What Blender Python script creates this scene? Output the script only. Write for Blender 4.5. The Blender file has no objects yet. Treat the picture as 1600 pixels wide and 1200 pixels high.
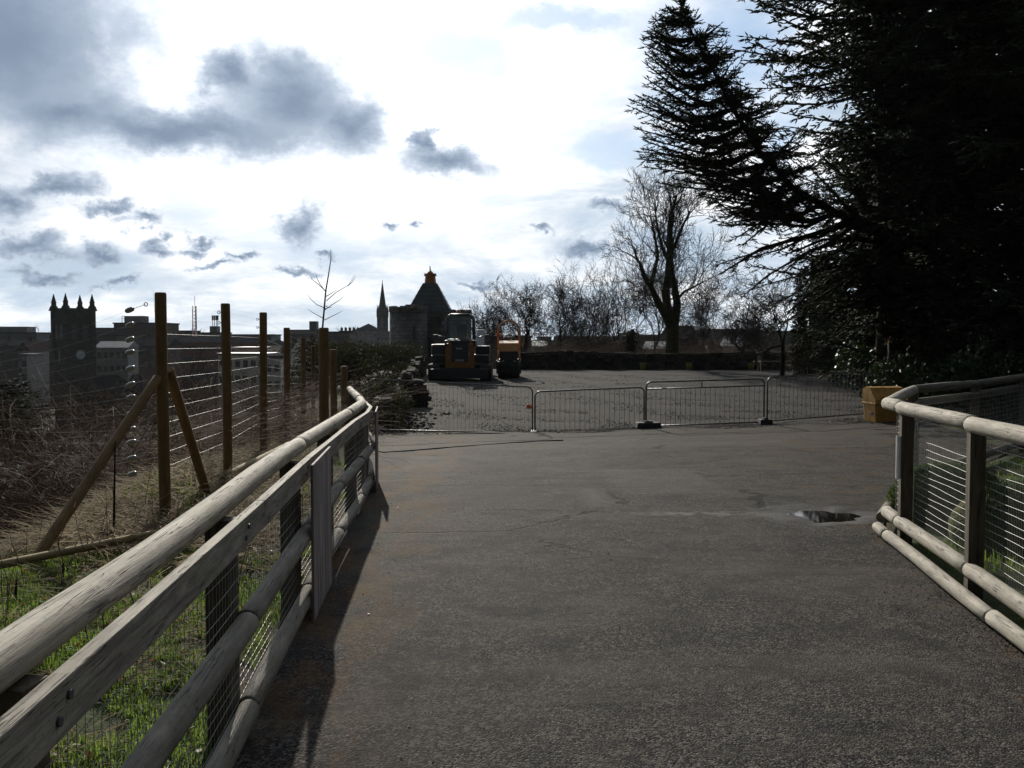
import bpy, bmesh, math, random
import numpy as np
from mathutils import Vector, Matrix, Quaternion

random.seed(11)
RNG = np.random.default_rng(7)
S = bpy.context.scene
COL = S.collection

# ------------------------------------------------------------------ camera
F = 1570.0                                   # focal length in photo pixels (1600 wide)
PITCH = math.radians(2.55)
CAMPOS = Vector((0, 0, 1.62))
cam_d = bpy.data.cameras.new("camera")
cam = bpy.data.objects.new("camera", cam_d)
COL.objects.link(cam)
cam_d.sensor_width = 36.0
cam_d.lens = 36.0 * F / 1600.0
cam_d.clip_start = 0.05
cam_d.clip_end = 6000.0
cam.location = CAMPOS
cam.rotation_euler = (math.radians(90) - PITCH, 0, 0)
S.camera = cam
S.render.resolution_x, S.render.resolution_y = 1024, 768

FWD = Vector((0, math.cos(PITCH), -math.sin(PITCH)))
UP = Vector((0, math.sin(PITCH), math.cos(PITCH)))
def ray(px, py):
    return Vector((1, 0, 0)) * ((px - 800) / F) + UP * ((600 - py) / F) + FWD
def at(px, py, y):
    """world point seen at photo pixel (px, py) that stands y metres ahead"""
    r = ray(px, py)
    return CAMPOS + r * (y / r.y)
def zat(py, y):
    return at(800, py, y).z
def xat(px, y):
    return at(px, 530, y).x

# ------------------------------------------------------------------ sun and exposure
SUN_AZ = math.radians(-10.6)                 # left of straight ahead
SUN_EL = math.radians(23.5)
SUN = Vector((math.sin(SUN_AZ) * math.cos(SUN_EL), math.cos(SUN_AZ) * math.cos(SUN_EL), math.sin(SUN_EL)))
sl = bpy.data.lights.new("sun", 'SUN')
sl.energy = 4.9
sl.angle = math.radians(0.53)
sl.color = (1.0, 0.94, 0.83)
so = bpy.data.objects.new("sun", sl)
so.rotation_mode = 'QUATERNION'
so.rotation_quaternion = SUN.to_track_quat('Z', 'Y')
so.location = (0, 0, 60)
COL.objects.link(so)
S.view_settings.view_transform = 'Standard'
S.view_settings.look = 'None'
S.view_settings.exposure = 0.0
S.view_settings.gamma = 1.0
S.view_settings.use_curve_mapping = False
S.render.engine = 'CYCLES'
S.cycles.max_bounces = 6
S.cycles.diffuse_bounces = 2
S.cycles.glossy_bounces = 2
S.cycles.transmission_bounces = 4
S.cycles.transparent_max_bounces = 8
S.cycles.volume_bounces = 0
S.cycles.sample_clamp_indirect = 4.0

# ------------------------------------------------------------------ node helper
class NT:
    def __init__(self, tree):
        self.t = tree
        tree.nodes.clear()
    def n(self, typ, **kw):
        nd = self.t.nodes.new(typ)
        for k, v in kw.items():
            setattr(nd, k, v)
        return nd
    def link(self, a, b):
        self.t.links.new(a, b)
    def inp(self, sock, v):
        if isinstance(v, bpy.types.NodeSocket):
            self.t.links.new(v, sock)
        elif v is not None:
            if sock.type == 'RGBA' and len(v) == 3:
                v = (*v, 1)
            sock.default_value = v
    def math(self, op, a, b=None, c=None, clamp=False):
        nd = self.n('ShaderNodeMath', operation=op, use_clamp=clamp)
        for i, v in enumerate((a, b, c)):
            if v is not None:
                self.inp(nd.inputs[i], v)
        return nd.outputs[0]
    def vmath(self, op, a, b=None):
        nd = self.n('ShaderNodeVectorMath', operation=op)
        self.inp(nd.inputs[0], a)
        if b is not None:
            self.inp(nd.inputs[1], b)
        return nd.outputs['Value'] if op in ('DOT_PRODUCT', 'LENGTH') else nd.outputs[0]
    def noise(self, vec, scale, detail=4, rough=0.55, dist=0.0, out=0):
        nd = self.n('ShaderNodeTexNoise')
        self.inp(nd.inputs['Vector'], vec)
        nd.inputs['Scale'].default_value = scale
        nd.inputs['Detail'].default_value = detail
        nd.inputs['Roughness'].default_value = rough
        nd.inputs['Distortion'].default_value = dist
        return nd.outputs[out]
    def step(self, v, lo, hi, a=0.0, b=1.0):
        nd = self.n('ShaderNodeMapRange', interpolation_type='SMOOTHSTEP')
        self.inp(nd.inputs[0], v)
        for i, x in zip((1, 2, 3, 4), (lo, hi, a, b)):
            nd.inputs[i].default_value = x
        return nd.outputs[0]
    def mix(self, f, a, b, blend='MIX'):
        nd = self.n('ShaderNodeMix', data_type='RGBA', blend_type=blend)
        self.inp(nd.inputs[0], f)
        self.inp(nd.inputs[6], a)
        self.inp(nd.inputs[7], b)
        return nd.outputs[2]
    def scale(self, vec, s):
        return self.vmath('MULTIPLY', vec, s)

# ------------------------------------------------------------------ world: Nishita sky under broken cloud
W = bpy.data.worlds.new("World")
S.world = W
W.use_nodes = True
w = NT(W.node_tree)
gen = w.n('ShaderNodeTexCoord').outputs['Generated']
sky = w.n('ShaderNodeTexSky', sky_type='NISHITA', sun_disc=False)
sky.sun_elevation = SUN_EL
sky.sun_rotation = SUN_AZ
sky.air_density, sky.dust_density, sky.ozone_density = 1.0, 0.6, 1.5
sep = w.n('ShaderNodeSeparateXYZ')
w.link(gen, sep.inputs[0])
az = w.math('ARCTAN2', sep.outputs[0], sep.outputs[1])
el = w.math('ARCSINE', sep.outputs[2])
cmb = w.n('ShaderNodeCombineXYZ')
w.link(az, cmb.inputs[0]); w.link(el, cmb.inputs[1])
ae = cmb.outputs[0]
stretch = w.scale(ae, (1.0, 1.35, 1.0))
n1 = w.vmath('SUBTRACT', w.noise(stretch, 7.0, 8, 0.58, out=1), (0.5, 0.5, 0.5))
n2 = w.vmath('SUBTRACT', w.noise(stretch, 26.0, 7, 0.66, out=1), (0.5, 0.5, 0.5))
pos = w.vmath('ADD', ae, w.vmath('ADD', w.scale(n1, (0.10, 0.085, 0)), w.scale(n2, (0.055, 0.042, 0))))
def ae_px(px, py):
    d = ray(px, py).normalized()
    return math.atan2(d.x, d.y), math.asin(d.z)
def blob_field(blobs, p, k=0.35):
    cur = None
    for (px, py, rx, ry) in blobs:
        a, e = ae_px(px, py)
        q = w.vmath('MULTIPLY', w.vmath('SUBTRACT', p, (a, e, 0)), (F / rx, F / ry, 0))
        d = w.vmath('LENGTH', q)
        if cur is None:
            cur = d
        else:
            nd = w.n('ShaderNodeMath', operation='SMOOTH_MIN')
            w.link(cur, nd.inputs[0]); w.link(d, nd.inputs[1]); nd.inputs[2].default_value = k
            cur = nd.outputs[0]
    return w.math('SUBTRACT', 1.0, cur)
dark = [(150, 330, 34, 16), (310, 372, 30, 12), (395, 395, 26, 9), (335, 415, 40, 8), (520, 390, 22, 8), (735, 440, 34, 8), (845, 372, 30, 9), (180, 420, 40, 9),
        (10, 50, 250, 195), (110, 165, 160, 75), (455, 150, 155, 112), (290, 205, 340, 60), (545, 185, 80, 84), (350, 120, 60, 60),
        (690, 250, 95, 34), (660, 225, 30, 25), (95, 288, 80, 26), (20, 305, 45, 40), (40, 372, 75, 24), (135, 380, 50, 18),
        (235, 388, 30, 14), (372, 402, 34, 10), (468, 352, 42, 32), (603, 362, 22, 10), (652, 360, 14, 8),
        (470, 414, 32, 9), (60, 412, 72, 14), (955, 320, 36, 14), (205, 353, 42, 12), (915, 392, 40, 18), (292, 388, 24, 10)]
fld = blob_field(dark, pos)
# the same kind of broken cumulus goes on all round outside the view
gate = w.step(w.vmath('LENGTH', w.vmath('MULTIPLY', w.vmath('SUBTRACT', ae, (*ae_px(800, 300), 0)), (1.35, 1.9, 0))), 0.85, 1.35)
gn = w.noise(w.scale(ae, (1.0, 1.8, 1.0)), 3.2, 8, 0.6)
gfld = w.math('ADD', w.math('MULTIPLY', w.math('SUBTRACT', gn, 0.52), 5.0), w.math('MULTIPLY', w.math('SUBTRACT', gate, 1.0), 6.0))
fld = w.math('MAXIMUM', fld, gfld)
detail = w.noise(stretch, 16.0, 6, 0.6)
fld = w.math('ADD', fld, w.math('MULTIPLY', w.math('SUBTRACT', detail, 0.5), 0.85))
thick = w.step(fld, -0.10, 0.55)
# blue gaps
blue = [(720, 85, 140, 95), (1120, 70, 150, 140), (640, 30, 80, 50), (945, 225, 100, 36), (285, 14, 16, 16), (1010, 225, 60, 30), (860, 20, 160, 30),
        (1230, 200, 60, 60)]
bf = blob_field(blue, pos)
bn = w.noise(w.scale(ae, (1.0, 2.2, 1.0)), 9.0, 6, 0.6)
bf2 = w.step(w.math('ADD', bf, w.math('MULTIPLY', w.math('SUBTRACT', bn, 0.5), 0.9)), -0.25, 0.75, 0.0, 0.85)
gb = w.math('MULTIPLY', w.step(w.noise(w.scale(ae, (1.0, 2.0, 1.0)), 2.6, 6, 0.6), 0.44, 0.6), gate)
bluef = w.math('MAXIMUM', bf2, gb)
# pale blue low streaks near the horizon
low = w.math('MULTIPLY', w.step(w.noise(w.scale(ae, (1.0, 5.0, 1.0)), 6.0, 7, 0.62), 0.40, 0.62),
             w.step(el, 0.15, 0.03))
# cloud brightness falls away from the sun like forward scatter, sharpened to deepen shadows
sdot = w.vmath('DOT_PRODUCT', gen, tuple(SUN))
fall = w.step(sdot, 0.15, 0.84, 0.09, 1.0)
halo = w.step(sdot, 0.93, 1.0, 0.0, 0.45)
K = 10.0
soft = w.noise(stretch, 5.0, 5, 0.55)
wisp = w.noise(w.scale(ae, (1.0, 2.6, 1.0)), 6.5, 8, 0.62, 0.4)
glow = w.step(sdot, 0.915, 0.99)
veil = w.math('MULTIPLY', w.step(wisp, 0.62, 0.36), w.math('SUBTRACT', 1.0, w.math('MULTIPLY', glow, 0.9)))
white = w.mix(veil, (1.16 * K, 1.17 * K, 1.18 * K), (0.55 * K, 0.67 * K, 0.81 * K))
white = w.mix(w.math('MULTIPLY', low, 0.75), white, (0.50 * K, 0.63 * K, 0.77 * K))
core = w.step(w.math('ADD', fld, w.math('MULTIPLY', w.math('SUBTRACT', detail, 0.5), -0.9)), 0.15, 1.0)
grey = w.mix(core, (0.56 * K, 0.65 * K, 0.78 * K), (0.215 * K, 0.285 * K, 0.40 * K))
cloud = w.mix(w.math('MULTIPLY', thick, 0.97), white, grey)
cloud = w.vmath('SCALE', cloud)
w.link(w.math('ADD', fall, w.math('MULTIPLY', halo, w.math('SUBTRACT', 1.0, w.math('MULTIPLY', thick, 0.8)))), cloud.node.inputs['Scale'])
skyc = w.vmath('SCALE', sky.outputs[0]); skyc.node.inputs['Scale'].default_value = 1.0
pale = w.mix(0.55, skyc, w.mix(0.0, (0.34 * K, 0.56 * K, 0.88 * K), (0, 0, 0)))
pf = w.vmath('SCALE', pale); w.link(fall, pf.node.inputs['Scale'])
final = w.mix(w.math('MULTIPLY', bluef, w.math('SUBTRACT', 1.0, thick)), cloud, pf)
bg = w.n('ShaderNodeBackground')
w.link(final, bg.inputs[0])
bg.inputs[1].default_value = 0.1
wo = w.n('ShaderNodeOutputWorld')
w.link(bg.outputs[0], wo.inputs[0])
W.cycles.sampling_method = 'MANUAL'
W.cycles.sample_map_resolution = 512

# ------------------------------------------------------------------ materials
def principled(nt, col, rough=0.8, spec=0.5, metal=0.0, normal=None):
    b = nt.n('ShaderNodeBsdfPrincipled')
    nt.inp(b.inputs['Base Color'], col)
    nt.inp(b.inputs['Roughness'], rough)
    nt.inp(b.inputs['Specular IOR Level'], spec)
    nt.inp(b.inputs['Metallic'], metal)
    if normal is not None:
        nt.link(normal, b.inputs['Normal'])
    return b
def out(nt, sh):
    o = nt.n('ShaderNodeOutputMaterial')
    nt.link(sh.outputs[0] if hasattr(sh, 'outputs') else sh, o.inputs[0])
def bump(nt, h, strength=0.4, dist=0.02):
    b = nt.n('ShaderNodeBump')
    b.inputs['Strength'].default_value = strength
    b.inputs['Distance'].default_value = dist
    nt.link(h, b.inputs['Height'])
    return b.outputs[0]
def newmat(name):
    m = bpy.data.materials.new(name)
    m.use_nodes = True
    return m, NT(m.node_tree)
def tc(nt, which='Object'):
    return nt.n('ShaderNodeTexCoord').outputs[which]
def orand(nt):
    return nt.n('ShaderNodeObjectInfo').outputs['Random']
def basic(name, col, col2=None, scale=6.0, rough=0.75, spec=0.3, metal=0.0, bs=0.25, bd=0.01, coord='Object', vary=0.0):
    m, t = newmat(name)
    v = tc(t, coord)
    n = t.noise(v, scale, 6, 0.62)
    c = t.mix(t.step(n, 0.3, 0.7), col, col2 or tuple(x * 0.6 for x in col))
    if vary:
        k = t.math('ADD', 1.0 - vary, t.math('MULTIPLY', orand(t), 2 * vary))
        c = t.vmath('SCALE', c); t.link(k, c.node.inputs['Scale'])
    b = principled(t, c, t.step(t.noise(v, scale * 2.3, 3), 0.2, 0.8, rough - 0.1, min(1, rough + 0.1)), spec, metal,
                   bump(t, t.noise(v, scale * 5, 4), bs, bd) if bs else None)
    out(t, b)
    return m
def wood(name, pale, darkc, grain=1.0, rough=0.8, crack=1.0, along='Z', spec=0.25):
    """weathered timber; grain runs along the object's own Z axis"""
    m, t = newmat(name)
    v = tc(t)
    off = t.n('ShaderNodeCombineXYZ')
    t.link(t.math('MULTIPLY', orand(t), 37.0), off.inputs[0]); t.link(t.math('MULTIPLY', orand(t), 11.0), off.inputs[2])
    v = t.vmath('ADD', v, off.outputs[0])
    fine = t.noise(t.scale(v, (1, 1, 0.05)), 130 * grain, 4, 0.6)
    mid = t.noise(t.scale(v, (1, 1, 0.12)), 22 * grain, 5, 0.6, 0.6)
    big = t.noise(v, 3.5, 4, 0.6)
    knots = t.noise(t.scale(v, (1, 1, 0.4)), 9, 2, 0.5)
    chk = t.noise(t.scale(v, (1, 1, 0.028)), 30 * grain, 4, 0.55, 0.35)
    cr = t.math('MULTIPLY', t.step(t.math('ABSOLUTE', t.math('SUBTRACT', chk, 0.5)), 0.0, 0.014, 1.0, 0.0), t.math('MULTIPLY', t.step(t.noise(v, 5.0, 3), 0.42, 0.56), crack))
    c = t.mix(t.step(mid, 0.3, 0.72), darkc, pale)
    c = t.mix(t.step(big, 0.35, 0.7, 0.0, 0.5), c, tuple(x * 0.72 for x in pale))
    c = t.mix(t.step(fine, 0.35, 0.65, 0.0, 0.35), c, tuple(x * 0.6 for x in darkc))
    c = t.mix(t.step(knots, 0.68, 0.76, 0.0, 0.5), c, tuple(x * 0.45 for x in darkc))
    c = t.mix(t.step(t.noise(t.scale(v, (1, 1, 0.5)), 6.0, 5, 0.65), 0.50, 0.70, 0.0, 0.5), c, (pale[0] * 0.42, pale[1] * 0.46, pale[2] * 0.36))
    c = t.mix(t.step(t.noise(v, 55.0, 3, 0.7), 0.56, 0.72, 0.0, 0.55), c, tuple(x * 0.5 for x in darkc))
    c = t.mix(t.math('MULTIPLY', cr, 0.85), c, (0.02, 0.017, 0.015))
    h = t.math('SUBTRACT', t.math('ADD', t.math('MULTIPLY', fine, 0.35), t.math('MULTIPLY', mid, 0.5)), t.math('MULTIPLY', cr, 0.9))
    out(t, principled(t, c, rough, spec, 0.0, bump(t, h, 0.7, 0.008)))
    return m
def leafmat(name, c1, c2, rough=0.5, trans=0.35, spec=0.3, tcol=None):
    m, t = newmat(name)
    v = tc(t, 'Object')
    c = t.mix(t.step(t.noise(v, 1.3, 4), 0.3, 0.7), c1, c2)
    c = t.mix(t.step(t.noise(v, 24.0, 2), 0.3, 0.7, 0, 0.5), c, tuple(x * 0.5 for x in c1))
    b = principled(t, c, rough, spec)
    if trans > 0:
        tr = t.n('ShaderNodeBsdfTranslucent')
        if tcol is None:
            tc2 = t.vmath('MULTIPLY', c, (1.5, 1.6, 0.8))
        else:
            tc2 = t.mix(t.step(t.noise(v, 1.3, 4), 0.3, 0.7), tcol, tuple(x * 0.6 for x in tcol))
        t.inp(tr.inputs[0], tc2)
        mx = t.n('ShaderNodeMixShader')
        mx.inputs[0].default_value = trans
        t.link(b.outputs[0], mx.inputs[1]); t.link(tr.outputs[0], mx.inputs[2])
        out(t, mx)
    else:
        out(t, b)
    return m

M = {}
M['log'] = wood('weathered_log', (0.54, 0.49, 0.405), (0.25, 0.22, 0.175))
M['grey_rail'] = wood('dark_grey_rail', (0.30, 0.275, 0.225), (0.14, 0.125, 0.10))  # middle and bottom left rails: log timber in darker tones
M['plank'] = wood('weathered_plank', (0.46, 0.42, 0.35), (0.16, 0.14, 0.115))
M['post'] = wood('dark_post_wood', (0.17, 0.14, 0.10), (0.085, 0.07, 0.05))
M['new_post'] = wood('treated_post', (0.27, 0.175, 0.08), (0.17, 0.11, 0.05), crack=0.5)
M['new_plank'] = wood('treated_plank', (0.45, 0.35, 0.18), (0.28, 0.21, 0.11), crack=0.5)
M['panel'] = wood('grey_panel_wood', (0.46, 0.40, 0.39), (0.15, 0.125, 0.122), grain=0.4)
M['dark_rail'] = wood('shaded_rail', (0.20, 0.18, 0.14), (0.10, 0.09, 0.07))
M['galv'] = basic('galvanised_wire', (0.42, 0.42, 0.40), (0.28, 0.28, 0.27), 40, 0.55, 0.4, 0.35, 0)
M['steel'] = basic('galvanised_tube', (0.20, 0.205, 0.21), (0.11, 0.11, 0.115), 12, 0.48, 0.5, 0.6, 0.1)
M['rubber'] = basic('black_rubber', (0.025, 0.025, 0.026), (0.045, 0.045, 0.045), 9, 0.8)
M['insul'] = basic('clear_insulator', (0.36, 0.36, 0.33), (0.25, 0.25, 0.22), 9, 0.25, 0.6, 0, 0)
M['orange'] = basic('orange_paint', (0.42, 0.19, 0.035), (0.33, 0.145, 0.03), 5, 0.42, 0.5, 0, 0.06, vary=0.05)
M['orange_lamp'] = basic('orange_beacon', (0.8, 0.20, 0.03), (0.65, 0.15, 0.02), 5, 0.15, 0.6, 0, 0)
M['roller_orange'] = basic('roller_orange', (0.66, 0.30, 0.10), (0.5, 0.22, 0.07), 6, 0.34, 0.5, 0, 0.06)
M['mach_dark'] = basic('machine_dark', (0.030, 0.036, 0.042), (0.05, 0.05, 0.052), 5, 0.5, 0.5, 0, 0.1)
M['mach_grey'] = basic('machine_grey', (0.10, 0.12, 0.13), (0.07, 0.08, 0.09), 5, 0.45, 0.5, 0, 0.1)
M['track'] = basic('muddy_track', (0.035, 0.033, 0.03), (0.07, 0.06, 0.05), 9, 0.85, 0.2)
M['drum'] = basic('steel_drum', (0.10, 0.095, 0.09), (0.06, 0.055, 0.05), 7, 0.5, 0.5, 0.4)
M['decal'] = basic('pale_label', (0.5, 0.52, 0.55), (0.4, 0.42, 0.44), 20, 0.5)
M['yellow'] = basic('grit_bin_yellow', (0.54, 0.29, 0.06), (0.34, 0.17, 0.035), 7, 0.5, 0.4, 0, 0.12)
M['dull_yellow'] = basic('dull_yellow', (0.28, 0.25, 0.05), (0.2, 0.17, 0.04), 9, 0.6)
M['white_paint'] = basic('white_paint', (0.75, 0.75, 0.72), (0.62, 0.62, 0.6), 14, 0.5)
def stone(name, c1, c2, mortar, scale, moss=(0.05, 0.06, 0.025)):
    m, t = newmat(name)
    v = tc(t)
    g = t.n('ShaderNodeTexCoord').outputs['Object']
    br = t.n('ShaderNodeTexBrick')
    sx = t.n('ShaderNodeSeparateXYZ'); t.link(v, sx.inputs[0])
    cb = t.n('ShaderNodeCombineXYZ')
    t.link(t.math('ADD', sx.outputs[0], t.math('MULTIPLY', sx.outputs[1], 0.73)), cb.inputs[0]); t.link(sx.outputs[2], cb.inputs[1])
    wob = t.vmath('ADD', cb.outputs[0], t.scale(t.noise(v, 3.0, 3, out=1), (0.12, 0.10, 0)))
    t.link(wob, br.inputs['Vector'])
    br.inputs['Color1'].default_value = (*c1, 1); br.inputs['Color2'].default_value = (*c2, 1); br.inputs['Mortar'].default_value = (*mortar, 1)
    br.inputs['Scale'].default_value = scale; br.inputs['Mortar Size'].default_value = 0.02; br.inputs['Brick Width'].default_value = 0.8
    br.inputs['Row Height'].default_value = 0.42
    c = t.mix(t.step(t.noise(v, 1.1, 6, 0.65), 0.38, 0.7, 0, 0.75), br.outputs[0], tuple(x * 0.4 for x in c1))
    c = t.mix(t.step(t.noise(v, 0.7, 5), 0.52, 0.7, 0, 0.6), c, moss)
    h = t.math('ADD', t.math('MULTIPLY', br.outputs['Fac'], -0.8), t.noise(v, 9, 5, 0.7))
    out(t, principled(t, c, 0.95, 0.03, 0, bump(t, h, 0.8, 0.06)))
    return m
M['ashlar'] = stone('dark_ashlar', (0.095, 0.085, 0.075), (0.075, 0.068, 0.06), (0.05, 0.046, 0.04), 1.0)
M['castle'] = stone('castle_stone', (0.26, 0.25, 0.24), (0.18, 0.175, 0.17), (0.09, 0.085, 0.08), 1.6)
M['rubble'] = basic('rubble_stone', (0.10, 0.09, 0.078), (0.045, 0.04, 0.035), 5, 0.95, 0.03, 0, 0.6, 0.03, vary=0.4)
M['rubble_core'] = basic('rubble_core', (0.075, 0.068, 0.06), (0.045, 0.04, 0.036), 6, 0.95, 0.1, 0, 0.5)
M['copper'] = basic('grey_green_roofing', (0.11, 0.135, 0.135), (0.075, 0.095, 0.095), 2.2, 0.6, 0.35, 0, 0.15)
M['terracotta'] = basic('orange_lantern', (0.50, 0.23, 0.08), (0.36, 0.15, 0.05), 5, 0.6, 0.3)
M['lead'] = basic('dark_lead', (0.10, 0.10, 0.11), (0.07, 0.07, 0.075), 3, 0.5)
M['slate'] = basic('slate_roof', (0.038, 0.038, 0.042), (0.028, 0.028, 0.031), 3, 0.9, 0.0, 0, 0.3)
M['tile'] = basic('brown_tile_roof', (0.05, 0.038, 0.033), (0.035, 0.028, 0.025), 3, 0.9, 0.0, 0, 0.3)
M['sheet_roof'] = basic('pale_sheet_roof', (0.22, 0.23, 0.245), (0.16, 0.165, 0.18), 2, 0.7, 0.2, 0, 0.1)
M['brick'] = basic('red_brick', (0.17, 0.085, 0.068), (0.12, 0.062, 0.05), 1.5, 0.9, 0.15, 0, 0.2)
M['brown_brick'] = basic('brown_brick', (0.105, 0.075, 0.063), (0.075, 0.055, 0.047), 1.2, 0.9, 0.15, 0, 0.2)
M['concrete'] = basic('grey_concrete', (0.26, 0.26, 0.26), (0.19, 0.19, 0.19), 0.8, 0.85, 0.2, 0, 0.15)
M['dark_concrete'] = basic('dark_cladding', (0.11, 0.115, 0.12), (0.08, 0.08, 0.085), 0.8, 0.8, 0.2, 0, 0.15)
M['render'] = basic('pale_render', (0.58, 0.57, 0.54), (0.45, 0.44, 0.42), 0.9, 0.85, 0.2, 0, 0.1)
M['cream'] = basic('cream_wall', (0.42, 0.36, 0.28), (0.33, 0.28, 0.22), 0.9, 0.85, 0.2, 0, 0.1)
M['glass'] = basic('window_glass', (0.03, 0.035, 0.04), (0.04, 0.045, 0.05), 3, 0.12, 0.6, 0, 0)
M['cab_glass'] = basic('cab_glass', (0.04, 0.05, 0.055), (0.03, 0.035, 0.04), 3, 0.12, 0.5, 0, 0)
m, t = newmat('clear_cab_glass'); M['cab_glass'] = m
_a = t.n('ShaderNodeBsdfTransparent'); _a.inputs[0].default_value = (.88, .92, .92, 1)
_g = t.n('ShaderNodeBsdfGlossy'); _g.inputs[0].default_value = (.8, .85, .9, 1); _g.inputs[1].default_value = 0.05
_x = t.n('ShaderNodeMixShader'); _x.inputs[0].default_value = 0.07; t.link(_a.outputs[0], _x.inputs[1]); t.link(_g.outputs[0], _x.inputs[2]); out(t, _x)
M['mast_red'] = basic('mast_red', (0.55, 0.12, 0.08), (0.45, 0.1, 0.07), 3, 0.6, 0.3, 0, 0)
M['clock'] = basic('clock_face', (0.55, 0.60, 0.62), (0.42, 0.47, 0.5), 4, 0.5, 0.3, 0, 0)
M['bark'] = basic('dark_bark', (0.05, 0.042, 0.035), (0.03, 0.025, 0.02), 7, 0.95, 0.02, 0, 0.8, 0.03)
M['twig'] = basic('twig_bark', (0.058, 0.047, 0.04), (0.038, 0.031, 0.027), 5, 0.9, 0.15, 0, 0)
M['ivy_bark'] = basic('mossy_bark', (0.075, 0.075, 0.035), (0.04, 0.04, 0.02), 6, 0.95, 0.1, 0, 0.8, 0.04)
M['pale_stem'] = basic('pale_stem', (0.42, 0.40, 0.32), (0.25, 0.23, 0.18), 12, 0.8)
M['bench'] = wood('bench_wood', (0.20, 0.12, 0.06), (0.12, 0.07, 0.035))
M['needles'] = leafmat('conifer_needles', (0.055, 0.072, 0.048), (0.075, 0.088, 0.055), 0.75, 0.24, 0.08)
M['yew'] = leafmat('yew_needles', (0.034, 0.048, 0.028), (0.048, 0.058, 0.034), 0.8, 0.06, 0.06)
M['evergreen'] = leafmat('evergreen_leaf', (0.025, 0.042, 0.018), (0.04, 0.06, 0.025), 0.48, 0.10, 0.22)
M['hedge'] = leafmat('hedge_leaf', (0.028, 0.032, 0.019), (0.042, 0.041, 0.026), 0.8, 0.15, 0.1)
M['grass'] = leafmat('grass_blade', (0.05, 0.095, 0.02), (0.085, 0.11, 0.032), 0.6, 0.4, 0.15, tcol=(0.27, 0.40, 0.06))
M['mound'] = basic('turf_mound', (0.085, 0.10, 0.04), (0.12, 0.105, 0.055), 7, 0.95, 0.03, 0, 0.6, 0.04)
M['straw'] = leafmat('dry_straw', (0.34, 0.26, 0.15), (0.10, 0.075, 0.045), 0.85, 0.22, 0.04, tcol=(0.36, 0.27, 0.14))
M['deadleaf'] = leafmat('dead_leaf', (0.16, 0.09, 0.045), (0.10, 0.06, 0.03), 0.6, 0.25, 0.3, tcol=(0.28, 0.15, 0.06))
M['bramble'] = basic('bramble_stem', (0.20, 0.145, 0.105), (0.12, 0.085, 0.065), 5, 0.85, 0.2, 0, 0)

# asphalt
m, t = newmat('asphalt'); M['asphalt'] = m
v = tc(t)
vor = t.n('ShaderNodeTexVoronoi'); t.link(v, vor.inputs['Vector']); vor.inputs['Scale'].default_value = 120.0
vor2 = t.n('ShaderNodeTexVoronoi'); t.link(v, vor2.inputs['Vector']); vor2.inputs['Scale'].default_value = 34.0
chipc = t.n('ShaderNodeSeparateColor'); t.link(vor.outputs['Color'], chipc.inputs[0])
chipc2 = t.n('ShaderNodeSeparateColor'); t.link(vor2.outputs['Color'], chipc2.inputs[0])
chip = t.math('POWER', chipc.outputs[0], 2.7)
c = t.mix(chip, (0.011, 0.0105, 0.0105), (0.158, 0.146, 0.135))
c = t.mix(t.step(chipc2.outputs[1], 0.84, 0.97, 0, 0.45), c, (0.15, 0.125, 0.10))
c = t.mix(t.step(chipc2.outputs[0], 0.86, 0.99, 0, 0.7), c, (0.02, 0.02, 0.022))
big = t.noise(t.scale(v, (1.0, 0.6, 1)), 0.75, 6, 0.62, 0.6)
c = t.mix(t.step(big, 0.42, 0.70, 0, 0.5), c, (0.080, 0.070, 0.060))
med = t.noise(v, 2.6, 6, 0.68)
c = t.mix(t.step(med, 0.46, 0.64, 0, 0.6), c, (0.020, 0.0195, 0.020))
long_ = t.noise(t.scale(v, (0.35, 1.5, 1)), 1.1, 6, 0.66, 0.8)
c = t.mix(t.step(long_, 0.50, 0.68, 0, 0.5), c, (0.090, 0.079, 0.068))
c = t.mix(t.step(long_, 0.46, 0.30, 0, 0.45), c, (0.022, 0.021, 0.021))
# patched repairs further along the path (their own straight edges)
sp = t.n('ShaderNodeSeparateXYZ'); t.link(v, sp.inputs[0])
def rect(x0, x1, y0, y1, soft=0.12):
    wx = t.math('ADD', sp.outputs[0], t.math('MULTIPLY', t.math('SUBTRACT', med, 0.5), 0.25))
    wy = t.math('ADD', sp.outputs[1], t.math('MULTIPLY', t.math('SUBTRACT', med, 0.5), 0.5))
    a = t.math('MULTIPLY', t.step(wx, x0 - soft, x0 + soft), t.step(wx, x1 - soft, x1 + soft, 1, 0))
    b = t.math('MULTIPLY', t.step(wy, y0 - soft, y0 + soft), t.step(wy, y1 - soft, y1 + soft, 1, 0))
    return t.math('MULTIPLY', a, b)
c = t.mix(t.math('MULTIPLY', rect(-0.75, 0.35, 10.2, 14.2), 0.4), c, (0.035, 0.035, 0.037))
c = t.mix(t.math('MULTIPLY', rect(0.75, 1.0, 10.0, 11.4), 0.22), c, (0.19, 0.17, 0.15))
c = t.mix(t.math('MULTIPLY', rect(-1.5, -0.85, 13.2, 15.2), 0.25), c, (0.17, 0.165, 0.155))
c = t.mix(t.math('MULTIPLY', rect(1.2, 2.4, 11.0, 13.4), 0.2), c, (0.15, 0.14, 0.125))
c = t.mix(t.math('MULTIPLY', rect(-2.5, 8.0, 16.4, 22.0), 0.3), c, (0.10, 0.088, 0.078))
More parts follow.
